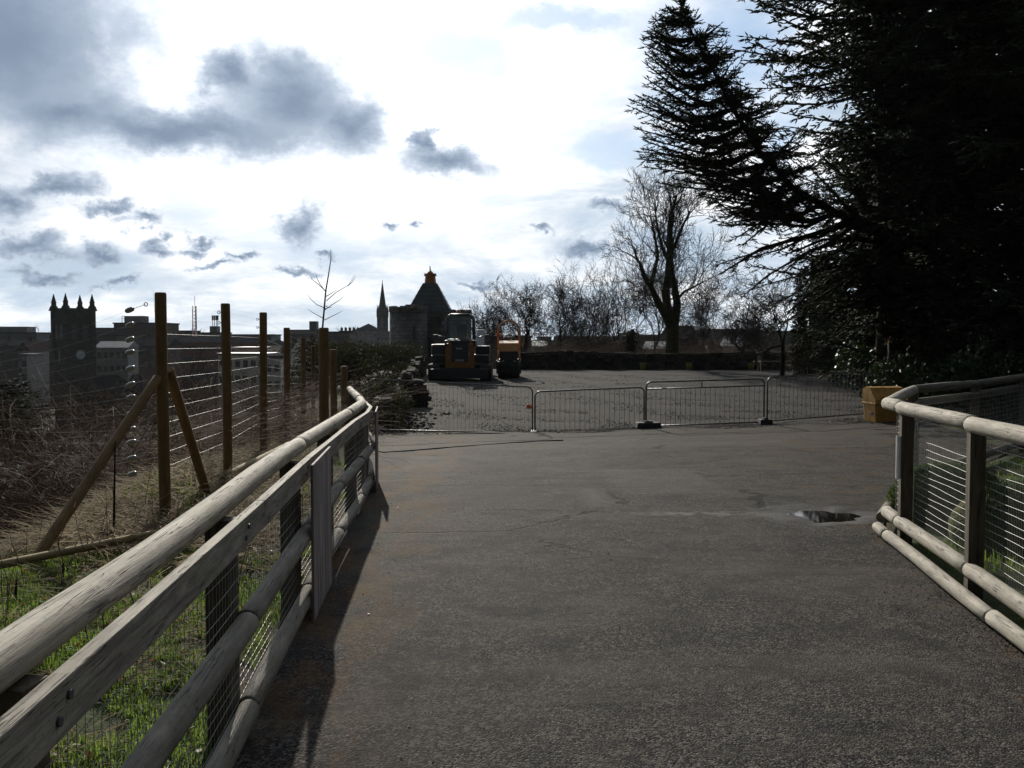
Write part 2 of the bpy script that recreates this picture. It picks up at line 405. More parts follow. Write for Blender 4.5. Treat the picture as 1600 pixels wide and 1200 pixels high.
# cracks running across
vc = t.n('ShaderNodeTexVoronoi', feature='DISTANCE_TO_EDGE')
t.link(t.vmath('ADD', t.scale(v, (0.30, 0.75, 1)), t.scale(t.noise(v, 1.6, 4, out=1), (0.3, 0.3, 0))), vc.inputs['Vector']); vc.inputs['Scale'].default_value = 0.9
crk = t.math('MULTIPLY', t.step(vc.outputs['Distance'], 0.004, 0.014, 1, 0), t.step(t.noise(v, 0.8, 3), 0.47, 0.56))
crk = t.math('MULTIPLY', crk, t.step(sp.outputs[1], 6.0, 9.0))
c = t.mix(t.math('MULTIPLY', crk, 0.85), c, (0.012, 0.012, 0.012))
# rusty silt along the left fence and at the right kerb logs
silt = t.math('MULTIPLY', t.step(sp.outputs[0], -0.25, -1.15), t.step(t.noise(t.scale(v, (2, 0.7, 1)), 1.6, 5, 0.65), 0.40, 0.66))
c = t.mix(t.math('MULTIPLY', silt, 0.65), c, (0.115, 0.065, 0.024))
siltr = t.math('MULTIPLY', t.step(t.math('SUBTRACT', sp.outputs[0], t.math('MULTIPLY', sp.outputs[1], 0.13)), 1.55, 2.0), t.step(t.noise(v, 2.4, 5, 0.65), 0.45, 0.62))
c = t.mix(t.math('MULTIPLY', siltr, 0.6), c, (0.075, 0.055, 0.035))
# damp ring round the puddle
PUD = (3.02, 9.55)
dv = t.vmath('MULTIPLY', t.vmath('SUBTRACT', v, (PUD[0] - 0.1, PUD[1], 0)), (0.9, 0.85, 0))
wet = t.step(t.math('ADD', t.vmath('LENGTH', dv), t.math('MULTIPLY', t.math('SUBTRACT', t.noise(t.scale(v, (0.6, 1, 1)), 5, 5, 0.7), 0.5), 0.9)), 0.36, 0.62, 1.0, 0.0)
tail = t.vmath('MULTIPLY', t.vmath('SUBTRACT', v, (PUD[0] - 1.0, PUD[1] + 0.05, 0)), (0.75, 3.4, 0))
wet2 = t.math('MULTIPLY', t.step(t.vmath('LENGTH', tail), 0.2, 0.9, 1, 0), t.step(t.noise(v, 7, 4), 0.45, 0.6))
wet = t.math('MAXIMUM', wet, wet2)
c = t.mix(t.math('MULTIPLY', wet, 0.7), c, (0.012, 0.012, 0.013))
hh = t.math('ADD', t.math('MULTIPLY', vor.outputs['Distance'], -1.0), t.math('MULTIPLY', vor2.outputs['Distance'], -0.25))
hh = t.math('ADD', hh, t.math('MULTIPLY', crk, -2.0))
rgh = t.math('SUBTRACT', 0.80, t.math('MULTIPLY', wet, 0.10))
out(t, principled(t, c, rgh, t.math('ADD', 0.03, t.math('MULTIPLY', wet, 0.10)), 0, bump(t, hh, 0.7, 0.007)))

# gravel yard base
m, t = newmat('yard_gravel'); M['yard'] = m
v = tc(t)
vor = t.n('ShaderNodeTexVoronoi'); t.link(v, vor.inputs['Vector']); vor.inputs['Scale'].default_value = 22.0
cc = t.n('ShaderNodeSeparateColor'); t.link(vor.outputs['Color'], cc.inputs[0])
c = t.mix(t.math('POWER', cc.outputs[0], 1.6), (0.013, 0.012, 0.012), (0.085, 0.077, 0.072))
c = t.mix(t.step(t.noise(t.scale(v, (0.35, 1.3, 1)), 0.9, 6, 0.65), 0.42, 0.66, 0, 0.6), c, (0.018, 0.0165, 0.016))
c = t.mix(t.step(t.noise(t.scale(v, (0.5, 0.9, 1)), 0.4, 5), 0.48, 0.66, 0, 0.4), c, (0.055, 0.05, 0.046))
h = t.math('ADD', t.math('MULTIPLY', vor.outputs['Distance'], -0.8), t.math('MULTIPLY', t.noise(t.scale(v, (0.5, 1.4, 1)), 2.0, 3), 0.5))
out(t, principled(t, c, 0.9, 0.05, 0, bump(t, h, 0.8, 0.04)))

# open ground: soil, dead grass, green patches near the hilltop
m, t = newmat('bank_soil'); M['soil'] = m
v = tc(t)
c = t.mix(t.step(t.noise(v, 2.2, 6, 0.65), 0.35, 0.65), (0.04, 0.03, 0.02), (0.065, 0.052, 0.03))
c = t.mix(t.step(t.noise(v, 0.55, 5), 0.42, 0.6, 0, 0.8), c, (0.05, 0.075, 0.022))
c = t.mix(t.step(t.noise(v, 17, 4), 0.5, 0.7, 0, 0.6), c, (0.03, 0.024, 0.016))
sp = t.n('ShaderNodeSeparateXYZ'); t.link(v, sp.inputs[0])
far = t.step(sp.outputs[1], 70, 180)
tw = t.mix(t.step(t.noise(v, 0.02, 6, 0.7), 0.4, 0.6), (0.05, 0.05, 0.042), (0.09, 0.085, 0.075))
c = t.mix(far, c, tw)
out(t, principled(t, c, 0.95, 0.1, 0, bump(t, t.noise(v, 12, 6, 0.7), 0.7, 0.05)))
m, t = newmat('puddle_water'); M['water'] = m
b = principled(t, (0.012, 0.010, 0.008), 0.045, 0.5); b.inputs['IOR'].default_value = 1.33
out(t, b)
M['wet_road'] = basic('wet_road', (0.10, 0.10, 0.105), (0.07, 0.07, 0.075), 0.3, 0.22, 0.5, 0, 0.15)
# ------------------------------------------------------------------ geometry helpers
def tag(o, label=None, cat=None, group=None, kind=None):
    if label: o['label'] = label
    if cat: o['category'] = cat
    if group: o['group'] = group
    if kind: o['kind'] = kind
    return o
def thing(name, label, cat, loc, group=None, rotz=0.0):
    o = bpy.data.objects.new(name, None)
    COL.objects.link(o)
    o.empty_display_size = 0.2
    o.location = loc
    o.rotation_euler = (0, 0, rotz)
    return tag(o, label, cat, group)
def link_mesh(name, me, mat, parent=None, loc=None, rot=None):
    o = bpy.data.objects.new(name, me)
    COL.objects.link(o)
    if mat is not None and not me.materials:
        me.materials.append(mat)
    if parent is not None:
        o.parent = parent
    if loc is not None: o.location = loc
    if rot is not None:
        if isinstance(rot, Quaternion):
            o.rotation_mode = 'QUATERNION'; o.rotation_quaternion = rot
        else:
            o.rotation_euler = rot
    return o
def bulk(name, verts, faces, mat, parent=None, smooth=False):
    """one mesh object from numpy arrays, all faces of one size"""
    verts = np.asarray(verts, dtype=np.float32); faces = np.asarray(faces, dtype=np.int32)
    me = bpy.data.meshes.new(name)
    k = faces.shape[1]
    me.vertices.add(len(verts)); me.vertices.foreach_set('co', verts.ravel())
    me.loops.add(faces.size); me.loops.foreach_set('vertex_index', faces.ravel())
    me.polygons.add(len(faces))
    me.polygons.foreach_set('loop_start', np.arange(0, faces.size, k, dtype=np.int32))
    me.polygons.foreach_set('loop_total', np.full(len(faces), k, dtype=np.int32))
    if smooth:
        me.polygons.foreach_set('use_smooth', np.ones(len(faces), dtype=bool))
    me.update(calc_edges=True); me.validate()
    return link_mesh(name, me, mat, parent)

class MB:
    """collects shapes (in the coordinates of the thing they belong to) and links them as one mesh"""
    def __init__(self):
        self.v = []; self.f = []; self.s = []
    def add(self, vs, fs, smooth=False):
        b = len(self.v)
        self.v += [tuple(p) for p in vs]
        self.f += [tuple(b + i for i in f) for f in fs]
        self.s += [smooth] * len(fs)
        return self
    def box(self, c, s, rz=0.0, bev=0.0, taper=1.0, rot=None, smooth=False):
        c = Vector(c); hx, hy, hz = (x / 2 for x in s)
        R = rot if rot is not None else Matrix.Rotation(rz, 3, 'Z')
        if bev <= 0:
            vs = []
            for z in (-1, 1):
                k = taper if z > 0 else 1.0
                for x, y in ((-1, -1), (1, -1), (1, 1), (-1, 1)):
                    vs.append(c + R @ Vector((x * hx * k, y * hy * k, z * hz)))
            return self.add(vs, [(3, 2, 1, 0), (4, 5, 6, 7), (0, 1, 5, 4), (1, 2, 6, 5), (2, 3, 7, 6), (3, 0, 4, 7)])
        bm = bmesh.new()
        bmesh.ops.create_cube(bm, size=1.0)
        for q in bm.verts:
            k = taper if q.co.z > 0 else 1.0
            q.co = Vector((q.co.x * s[0] * k, q.co.y * s[1] * k, q.co.z * s[2]))
        bmesh.ops.bevel(bm, geom=bm.edges[:], offset=bev, segments=2, affect='EDGES', profile=0.6)
        bm.verts.index_update()
        self.add([c + R @ q.co for q in bm.verts], [[q.index for q in f.verts] for f in bm.faces], smooth)
        bm.free()
        return self
    def tube(self, pts, radii, n=8, cap=True, smooth=True, wob=0.0, rnd=None):
        pts = [Vector(p) for p in pts]
        if not isinstance(radii, (list, tuple)):
            radii = [radii] * len(pts)
        vs = []; fs = []
        ref = None
        for i, p in enumerate(pts):
            d = (pts[min(i + 1, len(pts) - 1)] - pts[max(i - 1, 0)])
            if d.length < 1e-9: d = Vector((0, 0, 1))
            d.normalize()
            if ref is None:
                ref = Vector((0, 0, 1)) if abs(d.z) < 0.9 else Vector((1, 0, 0))
            u = ref - d * ref.dot(d)
            if u.length < 1e-6: u = d.orthogonal()
            u.normalize(); ref = u
            q = d.cross(u)
            for k in range(n):
                a = 2 * math.pi * k / n
                r = radii[i]
                if wob and rnd: r *= 1 + rnd.uniform(-wob, wob)
                vs.append(p + u * (math.cos(a) * r) + q * (math.sin(a) * r))
        for i in range(len(pts) - 1):
            for k in range(n):
                a, b = i * n + k, i * n + (k + 1) % n
                fs.append((a, b, b + n, a + n))
        self.add(vs, fs, smooth)
        if cap:
            b = len(self.v) - len(vs)
            self.f.append(tuple(b + k for k in reversed(range(n)))); self.s.append(False)
            e = b + (len(pts) - 1) * n
            self.f.append(tuple(e + k for k in range(n))); self.s.append(False)
        return self
    def prism(self, poly, axis, a, b):
        """extrude a 2-D outline along axis ('x','y','z') from a to b"""
        def P(u, v, w):
            return {'x': (w, u, v), 'y': (u, w, v), 'z': (u, v, w)}[axis]
        n = len(poly)
        vs = [P(u, v, a) for u, v in poly] + [P(u, v, b) for u, v in poly]
        fs = [tuple(reversed(range(n))), tuple(range(n, 2 * n))] + [(i, (i + 1) % n, n + (i + 1) % n, n + i) for i in range(n)]
        return self.add(vs, fs)
    def cone(self, c, r0, r1, h, n=8, rot=0.0, smooth=False):
        c = Vector(c)
        vs = [c + Vector((math.cos(2 * math.pi * k / n + rot) * r0, math.sin(2 * math.pi * k / n + rot) * r0, 0)) for k in range(n)]
        vs += [c + Vector((math.cos(2 * math.pi * k / n + rot) * r1, math.sin(2 * math.pi * k / n + rot) * r1, h)) for k in range(n)]
        fs = [(k, (k + 1) % n, n + (k + 1) % n, n + k) for k in range(n)]
        self.add(vs, fs, smooth)
        b = len(self.v) - 2 * n
        self.f += [tuple(b + k for k in reversed(range(n))), tuple(b + n + k for k in range(n))]; self.s += [False, False]
        return self
    def mesh(self, name):
        me = bpy.data.meshes.new(name)
        me.from_pydata([tuple(p) for p in self.v], [], self.f)
        me.polygons.foreach_set('use_smooth', self.s)
        bm = bmesh.new(); bm.from_mesh(me)
        bmesh.ops.recalc_face_normals(bm, faces=bm.faces)
        bm.to_mesh(me); bm.free()
        me.update()
        return me
    def build(self, name, mat, parent=None, loc=None, rot=None):
        return link_mesh(name, self.mesh(name), mat, parent, loc, rot)

def zquat(d):
    return Vector(d).normalized().to_track_quat('Z', 'Y')
def log_part(name, p, q, r, mat, parent, n=18, wob=0.035, seed=0, r2=None, bev=True):
    """round timber from p to q as its own object, grain along its Z"""
    rd = random.Random(seed * 7919 + 13)
    p, q = Vector(p), Vector(q)
    L = (q - p).length
    r2 = r if r2 is None else r2
    k = max(5, int(L / 0.16))
    ph = [rd.uniform(0, 6.28) for _ in range(6)]
    vs = []; fs = []
    zs = [0.0, 0.012] + [0.012 + (L - 0.024) * i / k for i in range(1, k)] + [L - 0.012, L]
    for i, z in enumerate(zs):
        u = z / L
        base = r + (r2 - r) * u
        if bev and i in (0, len(zs) - 1): base *= 0.86
        ox = math.sin(z * 1.7 + ph[0]) * r * 0.10; oy = math.sin(z * 1.3 + ph[1]) * r * 0.10
        for j in range(n):
            a = 2 * math.pi * j / n
            rr = base * (1 + wob * (math.sin(3 * a + ph[2] + z * 0.8) * 0.5 + math.sin(2 * a + ph[3] + z * 2.1) * 0.6 + math.sin(5 * a + z * 5.3 + ph[4]) * 0.3) + rd.uniform(-1, 1) * wob * 0.25)
            vs.append((ox + math.cos(a) * rr, oy + math.sin(a) * rr, z))
    m_ = len(zs)
    for i in range(m_ - 1):
        for j in range(n):
            fs.append((i * n + j, i * n + (j + 1) % n, (i + 1) * n + (j + 1) % n, (i + 1) * n + j))
    b = MB(); b.add(vs, fs, True)
    b.f += [tuple(reversed(range(n))), tuple((m_ - 1) * n + j for j in range(n))]; b.s += [False, False]
    return b.build(name, mat, parent, p, zquat(q - p))
def plank_part(name, p, q, w_, h_, mat, parent, seed=0, up=(0, 0, 1), bev=0.004):
    """sawn timber from p to q: w_ across, h_ along 'up'; grain along its Z"""
    p, q = Vector(p), Vector(q)
    d = (q - p); L = d.length; d.normalize()
    up = Vector(up); y = (up - d * up.dot(d)).normalized(); x = y.cross(d)
    R = Matrix((x, y, d)).transposed()
    b = MB(); b.box((0, 0, L / 2), (w_, h_, L), bev=bev)
    return b.build(name, mat, parent, p, R.to_quaternion())

# ------------------------------------------------------------------ terrain
_YK = np.array([-200, 3, 10, 15, 20.5, 30, 41, 54, 400.])
_ZK = np.array([0, 0, -.06, -.16, -.30, -.18, 0.0, 0.02, 0.02])
_DT = np.array([-500, 0, 1, 2, 3.5, 7, 15, 30, 60, 100, 9000.])
_DZ = np.array([0, 0, .35, .95, 2.0, 4.3, 7.2, 11, 14.5, 16, 16.])
_BT = np.array([-500, 0, 4, 10, 30, 60, 100, 9000.])
_BZ = np.array([0, 0, .7, 2.4, 8.5, 13.5, 16, 16.])
def _plat(x, y):
    z = 0
    for d in (-1.6, -.8, 0, .8, 1.6):
        z = z + np.interp(y + d, _YK, _ZK)
    z = z / 5
    return z + np.clip(x - 0.5, 0, 7) * 0.030 * np.exp(-((y - 20) / 6.0) ** 2)
def edge_x(y):
    return np.interp(y, [-50, 6, 9, 12, 16, 23, 30, 45, 60], [-3.6, -3.6, -3.5, -3.7, -4.1, -5.0, -5.6, -6.6, -7])
def HZ(x, y):
    x = np.asarray(x, float); y = np.asarray(y, float)
    dl = 0; db = 0
    t = edge_x(y) - x
    for d in (-.25, 0, .25):
        dl = dl + np.interp(t + d * (1 + np.abs(t) * .3), _DT, _DZ)
        db = db + np.interp(y - 55 + d * 3, _BT, _BZ)
    dl /= 3; db /= 3
    z = _plat(x, y) - np.maximum(dl, db)
    # heaped cut vegetation on the brow
    z = z + 0.26 * np.exp(-((x + 3.9) / .75) ** 2) * np.exp(-((y - 11.3) / 2.6) ** 2)
    return z
def H(x, y):
    return float(HZ(x, y))

def ground_hit(px, py, dz=0.0, y0=2.0):
    y = y0
    while y < 200:
        q = at(px, py, y)
        if q.z <= H(q.x, q.y) + dz: break
        y += .02
    return q
# fence lines in plan
LF = [(-0.72, -2.6), (-0.94, 0.6), (-1.045, 2.1), (-1.14, 3.6), (-1.30, 5.5), (-1.45, 7.4), (-1.555, 9.0), (-1.62, 10.5), (-1.76, 11.9), (-2.3, 14.7), (-2.95, 18.2)]
RF = [(2.15, -2.6), (2.45, 2.9), (2.68, 4.6), (2.90, 6.32), (3.12, 8.0), (3.22, 8.6)]
RF2 = [(3.22, 8.6), (4.6, 11.5), (6.1, 13.2), (7.6, 14.9), (9.3, 16.8), (11.2, 18.6)]
def lf_x(y): return np.interp(y, [p[1] for p in LF], [p[0] for p in LF])
def path_right(y):
    return np.interp(y, [-6, 2.9, 4.6, 6.32, 8.0, 8.7, 11.5, 13.2, 14.9, 17.5, 21], [2.0, 2.37, 2.60, 2.82, 3.04, 3.2, 4.6, 6.1, 7.4, 8.0, 8.6])
def path_left(y):
    return np.interp(y, [-6] + [p[1] for p in LF] + [21], [LF[0][0] - .12] + [p[0] - 0.12 for p in LF] + [-3.4])
PATH_END = 20.35
def in_path(x, y, m=0.0):
    return (y < PATH_END - m) & (x > path_left(y) + m) & (x < path_right(y) - m)
def in_yard(x, y, m=0.0):
    return (y > 20.2 + m) & (y < 53.6 - m) & (x > np.interp(y, [19, 45, 60], [-2.95, -4.05, -5]) + m) & (x < 17 - m)

# ground sheet to the horizon
def grid_axis(spec):
    a = []
    for lo, hi, st in spec:
        a += list(np.arange(lo, hi, st))
    return np.array(a + [spec[-1][1]])
gx = grid_axis([(-2600, -400, 110), (-400, -100, 25), (-100, -30, 4), (-30, -10, 1.2), (-10, 10, 0.22), (10, 30, 1.2), (30, 100, 5), (100, 400, 25), (400, 2600, 110)])
gy = grid_axis([(-60, -6, 6), (-6, 24, 0.25), (24, 60, 0.9), (60, 140, 4), (140, 500, 24), (500, 3200, 135)])
GX, GY = np.meshgrid(gx, gy)
GZ = HZ(GX, GY)
near = np.exp(-((GX / 14) ** 2)) * (GY < 30) * (GY > -8)
GZ = GZ + near * (RNG.random(GX.shape) - .5) * 0.035
inside = in_path(GX, GY, 0.06) | in_yard(GX, GY, 0.10)
GZ = np.where(inside, HZ(GX, GY) - 0.09, GZ)
edge_near = in_path(GX, GY, -0.25) | in_yard(GX, GY, -0.5)
GZ = np.where(edge_near & ~inside, np.minimum(GZ, HZ(GX, GY) - 0.004), GZ)
nx, ny = len(gx), len(gy)
idx = np.arange(nx * ny).reshape(ny, nx)
quads = np.stack([idx[:-1, :-1], idx[:-1, 1:], idx[1:, 1:], idx[1:, :-1]], -1).reshape(-1, 4)
tag(bulk('ground', np.stack([GX, GY, GZ], -1).reshape(-1, 3), quads, M['soil'], smooth=True), kind='structure')

def strip(name, ys, xl, xr, n, dz, mat, wobend=0.0, fn=None):
    rows = []
    for k, y in enumerate(ys):
        u = np.linspace(0, 1, n)
        x = xl(y) + (xr(y) - xl(y)) * u
        yy = np.full(n, y)
        if k == len(ys) - 1 and wobend:
            yy = yy + np.interp(np.arange(n), np.arange(0, n + 6, 6), RNG.normal(0, wobend, (n + 6) // 6 + 1)[:len(np.arange(0, n + 6, 6))])
        z = HZ(x, yy) + dz
        if fn is not None: z = fn(x, yy, z)
        rows.append(np.stack([x, yy, z], -1))
    V = np.array(rows); r, c_ = V.shape[:2]
    ii = np.arange(r * c_).reshape(r, c_)
    q = np.stack([ii[:-1, :-1], ii[:-1, 1:], ii[1:, 1:], ii[1:, :-1]], -1).reshape(-1, 4)
    return tag(bulk(name, V.reshape(-1, 3), q, mat, smooth=True), kind='structure')
PUDX, PUDY = PUD
def dimple(x, y, z):
    a = np.arctan2(y - PUDY, (x - PUDX))
    r = np.hypot((x - PUDX) * 0.95, (y - PUDY) * 0.95)
    rr = r / (0.36 + 0.05 * np.sin(3 * a + 1) + 0.04 * np.sin(5 * a) + 0.03 * np.sin(9 * a + 2))
    z = z - 0.050 * np.exp(-rr ** 2 * 0.9)
    z = z + 0.006 * np.sin(x * 2.1 + 0.7 * y) * np.sin(y * 1.3 + 1) + 0.0035 * np.sin(x * 7.3 + 1) * np.sin(y * 5.1 + x)
    return z
py_ = np.concatenate([np.arange(-6, 2, .4), np.arange(2, 8.6, .1), np.arange(8.6, 10.6, .04), np.arange(10.6, PATH_END, .12), [PATH_END]])
strip('path', py_, path_left, path_right, 110, 0.006, M['asphalt'], 0.12, dimple)
yard_l = lambda y: np.interp(y, [19, 45, 60], [-3.2, -4.2, -5.2])
def ruts(x, y, z):
    return z + 0.02 * np.sin(y * 2.6 + np.sin(x * 1.1) * 1.5) * np.sin(x * 0.7 + 1) + 0.015 * np.sin(x * 2.7 + y * .8)
strip('gravel_yard', np.concatenate([np.arange(20.05, 30, .3), np.arange(30, 53.9, .8)]), yard_l, lambda y: 17.5, 90, 0.0, M['yard'], 0, ruts)
pz = H(PUDX, PUDY) + 0.006 - 0.026
b = MB(); b.cone((0, 0, -0.003), 0.62, 0.62, 0.003, 32)
tag(b.build('puddle', M['water'], loc=(PUDX, PUDY, pz)), 'shallow puddle reflecting the sky in the asphalt near the right fence', 'puddle')

# ------------------------------------------------------------------ left rail fence
def along(poly, y):
    return Vector((float(np.interp(y, [p[1] for p in poly], [p[0] for p in poly])), y, 0))
def lf(y, off=0.0, z=0.0):
    p = along(LF, y); a = along(LF, y - .1); c_ = along(LF, y + .1)
    d = (c_ - a).normalized(); nrm = Vector((d.y, -d.x, 0))
    q = p + nrm * off
    return Vector((q.x, q.y, H(p.x, p.y) + z))
fence = thing('rail_fence', 'long grey timber rail fence with log top rail along the left of the path', 'fence', (-1.05, 2.1, 0))
FO = fence.location
jl = [-2.5, 1.75, 6.44, 9.66, 11.5, 13.0, 14.7, 16.5, 18.25]
k = 0
for a, b_ in zip(jl[:-1], jl[1:]):
    log_part('top_rail', lf(a + .006, 0, .965) - FO, lf(b_ - .006, 0, .965) - FO, 0.052, M['log'], fence, 20, seed=k); k += 1
jb = [-2.5, 1.2, 4.45, 6.2, 9.4, 10.8, 12.0, 13.4, 15.0, 16.6, 18.2]
for a, b_ in zip(jb[:-1], jb[1:]):
    plank_part('top_board', lf(a + .004, .088, .855) - FO, lf(b_ - .004, .088, .855) - FO, .042, .12, M['plank'], fence); k += 1
posts_y = [-1.9, 0.1, 2.05, 4.0, 6.0, 7.9, 9.8, 11.4, 13.0, 14.7, 16.4, 18.1]
for y in posts_y:
    p = lf(y, 0.008, -.3); q = lf(y, 0.008, .912)
    plank_part('post', p - FO, q - FO, .10, .10, M['post'], fence, up=(0.1, 1, 0))
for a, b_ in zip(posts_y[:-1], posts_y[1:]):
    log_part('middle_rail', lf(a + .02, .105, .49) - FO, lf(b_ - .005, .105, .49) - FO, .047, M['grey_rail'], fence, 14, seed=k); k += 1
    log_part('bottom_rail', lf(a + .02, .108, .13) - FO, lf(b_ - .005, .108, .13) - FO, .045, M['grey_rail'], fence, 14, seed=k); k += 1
for y in posts_y[1:9]:
    for dy in (-.03, .03):
        c_ = lf(y + dy, .109, .855 + dy * .6) - FO
        mb = MB(); mb.tube([c_, c_ + Vector((.007, 0, 0))], .011, 8); mb.build('bolt', M['lead'], fence)
# wire netting between the posts and the rails
mb = MB(); mesh_y0, mesh_y1 = -1.5, 18.0
ys = np.arange(mesh_y0, mesh_y1, 0.35)
for z in list(np.arange(.03, .46, .045)) + [.55, .60, .66, .73, .80]:
    mb.tube([lf(float(y), .066, z + .006 * math.sin(y * 3 + z * 40)) - FO for y in ys], .0016, 3, cap=False)
ys2 = np.arange(mesh_y0, mesh_y1, 0.055)
for y in ys2:
    y = float(y)
    mb.tube([lf(y, .064, .02) - FO, lf(y + .004, .064, .82) - FO], .0011, 3, cap=False)
o = mb.build('wire_netting', M['galv'], fence); o['kind'] = 'stuff'
# upright boards fixed to the path side
def upright(y0, y1, z0, z1, off):
    m_ = (y0 + y1) / 2
    p = lf(y0, off, z0); q = lf(y1, off, z0)
    d = q - p; L = d.length
    zz = H(p.x, p.y)
    o = plank_part('upright_panel', (p + q) / 2 + Vector((0, 0, 0)) - FO, (p + q) / 2 + Vector((0, 0, z1 - z0)) - FO, .016, L, M['panel'], fence, up=(d.x, d.y, 0))
    return o
tag(upright(5.74, 6.75, -.05, .925, .168), 'grey plywood sheet nailed upright to the fence')
tag(upright(11.1, 12.0, -.04, .91, .168), 'narrow weathered sheet nailed upright near the fence bend')

# ------------------------------------------------------------------ right rail fence
def poly_pt(poly, i, f):
    a, c_ = Vector((*poly[i], 0)), Vector((*poly[i + 1], 0))
    return a + (c_ - a) * f
def rf(poly, s, off, z):
    """s = index.fraction along the polyline; off>0 is away from the path"""
    i = min(int(s), len(poly) - 2); f = s - i
    p = poly_pt(poly, i, f)
    d = (Vector((*poly[i + 1], 0)) - Vector((*poly[i], 0))).normalized()
    nrm = Vector((d.y, -d.x, 0))
    q = p + nrm * off
    return Vector((q.x, q.y, H(q.x, q.y) + z))
rfen = thing('wire_rail_fence', 'timber enclosure fence with straight horizontal wires and double kerb logs right of the path', 'fence', (2.9, 6.3, 0))
RO = rfen.location
k = 300
ru = [0, 1.55, 3.0, 4.08, 5.0]
RFZ = 1.115
for a, b_ in zip(ru[:-1], ru[1:]):
    log_part('top_rail', rf(RF, a, 0, RFZ) - RO, rf(RF, b_ - .003, 0, RFZ) - RO, .052, M['log'], rfen, 20, seed=k); k += 1
log_part('top_rail', rf(RF2, 0.02, 0, RFZ) - RO, rf(RF2, 1, 0, RFZ) - RO, .052, M['log'], rfen, 16, seed=k); k += 1
for i in range(1, len(RF2) - 1):
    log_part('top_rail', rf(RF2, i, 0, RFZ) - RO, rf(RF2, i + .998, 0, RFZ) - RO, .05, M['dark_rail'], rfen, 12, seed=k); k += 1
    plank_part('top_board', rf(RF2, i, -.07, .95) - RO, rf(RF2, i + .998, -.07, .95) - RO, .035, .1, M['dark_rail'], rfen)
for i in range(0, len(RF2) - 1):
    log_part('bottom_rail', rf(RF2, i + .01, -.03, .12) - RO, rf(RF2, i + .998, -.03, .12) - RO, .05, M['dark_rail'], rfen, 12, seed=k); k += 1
for a, b_ in zip(ru[:-1], ru[1:]):
    log_part('kerb_log', rf(RF, a, .0, .19) - RO, rf(RF, min(b_, 4.9) - .004, .0, .19) - RO, .051, M['log'], rfen, 16, seed=k); k += 1
for a, b_ in ((0, 1.2), (1.2, 2.6), (2.6, 4.2), (4.2, 5.05)):
    log_part('kerb_log', rf(RF, a, -.085, .065) - RO, rf(RF, min(b_, 4.85) - .004, -.085, .062) - RO, .046, M['log'], rfen, 16, seed=k); k += 1
for s in (0.1, 1.0, 2.0, 3.0, 4.0):
    p = rf(RF, s, .03, -.3); q = rf(RF, s, .03, 1.075)
    p.z = H(p.x, p.y) - .3
    plank_part('post', p - RO, q - RO, .095, .09, M['post'], rfen, up=(0.15, 1, 0))
for s in (1.0, 2.0, 3.0, 4.0, 4.6):
    p = rf(RF2, s, .0, -.3); q = rf(RF2, s, .0, 1.07)
    plank_part('post', p - RO, q - RO, .11, .11, M['post'], rfen, up=(0.5, 1, 0))
SS = np.linspace(0, 4.98, 40)
for i in range(16):
    z = .25 + i * .0515
    mb = MB()
    mb.tube([rf(RF, float(s), .088, z + .004 * math.sin(s * 9 + i * 2.1)) - RO for s in SS], .0021, 4, cap=False)
    mb.build('line_wire', M['galv'], rfen)
mb = MB()
for i in range(14):
    z = .22 + i * .06
    mb.tube([rf(RF2, float(s), .07, z) - RO for s in np.linspace(0.02, 4.9, 20)], .0014, 3, cap=False)
for s in np.linspace(0.02, 4.9, 170):
    mb.tube([rf(RF2, float(s), .07, .1) - RO, rf(RF2, float(s), .07, 1.02) - RO], .0011, 3, cap=False)
for s in np.linspace(0, 4.98, 330):
    mb.tube([rf(RF, float(s), .092, .1) - RO, rf(RF, float(s), .092, 1.02) - RO], .0008, 3, cap=False)
o = mb.build('wire_netting', M['galv'], rfen); o['kind'] = 'stuff'
# pale marker strip on the far post
p = rf(RF, 4.0, -.03, .72)
mb = MB()
arc = [(math.cos(a) * .022, math.sin(a) * .03) for a in np.linspace(math.pi * .8, math.pi * 1.75, 8)]
arc += [(x * .86, y * .86) for x, y in reversed(arc)]
mb.prism(arc, 'z', -.17, .17)
mb.build('marker_strip', M['white_paint'], rfen, p - RO + Vector((.0, -.01, 0)))

# ------------------------------------------------------------------ tall wire fence on the brow
tf = thing('wire_fence', 'tall round-post wire fence with insulators and diagonal braces on the left bank', 'fence', (-3.1, 9.0, 0))
TO = tf.location
TP = []
def tall_post(px, ytop, d, r, top_off=0.0):
    x = xat(px, d)
    zt = zat(ytop, d)
    g = H(x, d)
    log_part('post', Vector((x, d, g - .4)) - TO, Vector((x, d, zt)) - TO, r, M['new_post'], tf, 14, .015, seed=int(px))
    TP.append((x, d, zt, g)); return x, d, zt, g
for spec in ((253, 457, 9.0, .052), (353, 474, 11.4, .052), (411, 488, 14.6, .055), (448, 512, 18.6, .06), (474, 527, 23.0, .062), (489, 540, 28, .06)):
    tall_post(*spec)
n_line = len(TP)
for spec in ((506, 512, 11.6, .058), (521, 546, 17.5, .06), (537, 572, 20.5, .07)):
    tall_post(*spec)
x0, d0, zt0, g0 = TP[0]
pa = Vector((x0 - .02, d0 - .05, zat(590, d0)))
bx = ground_hit(33, 868, .12)
log_part('brace', Vector((bx.x, bx.y, H(bx.x, bx.y) - .05)) - TO, pa - TO, .043, M['new_post'], tf, 12, .02, seed=901)
pb = Vector((x0 + .04, d0 + .06, zat(578, d0)))
be = at(327, 778, 10.3)
log_part('brace', Vector((be.x, be.y, H(be.x, be.y) - .08)) - TO, pb - TO, .046, M['new_post'], tf, 12, .02, seed=902)
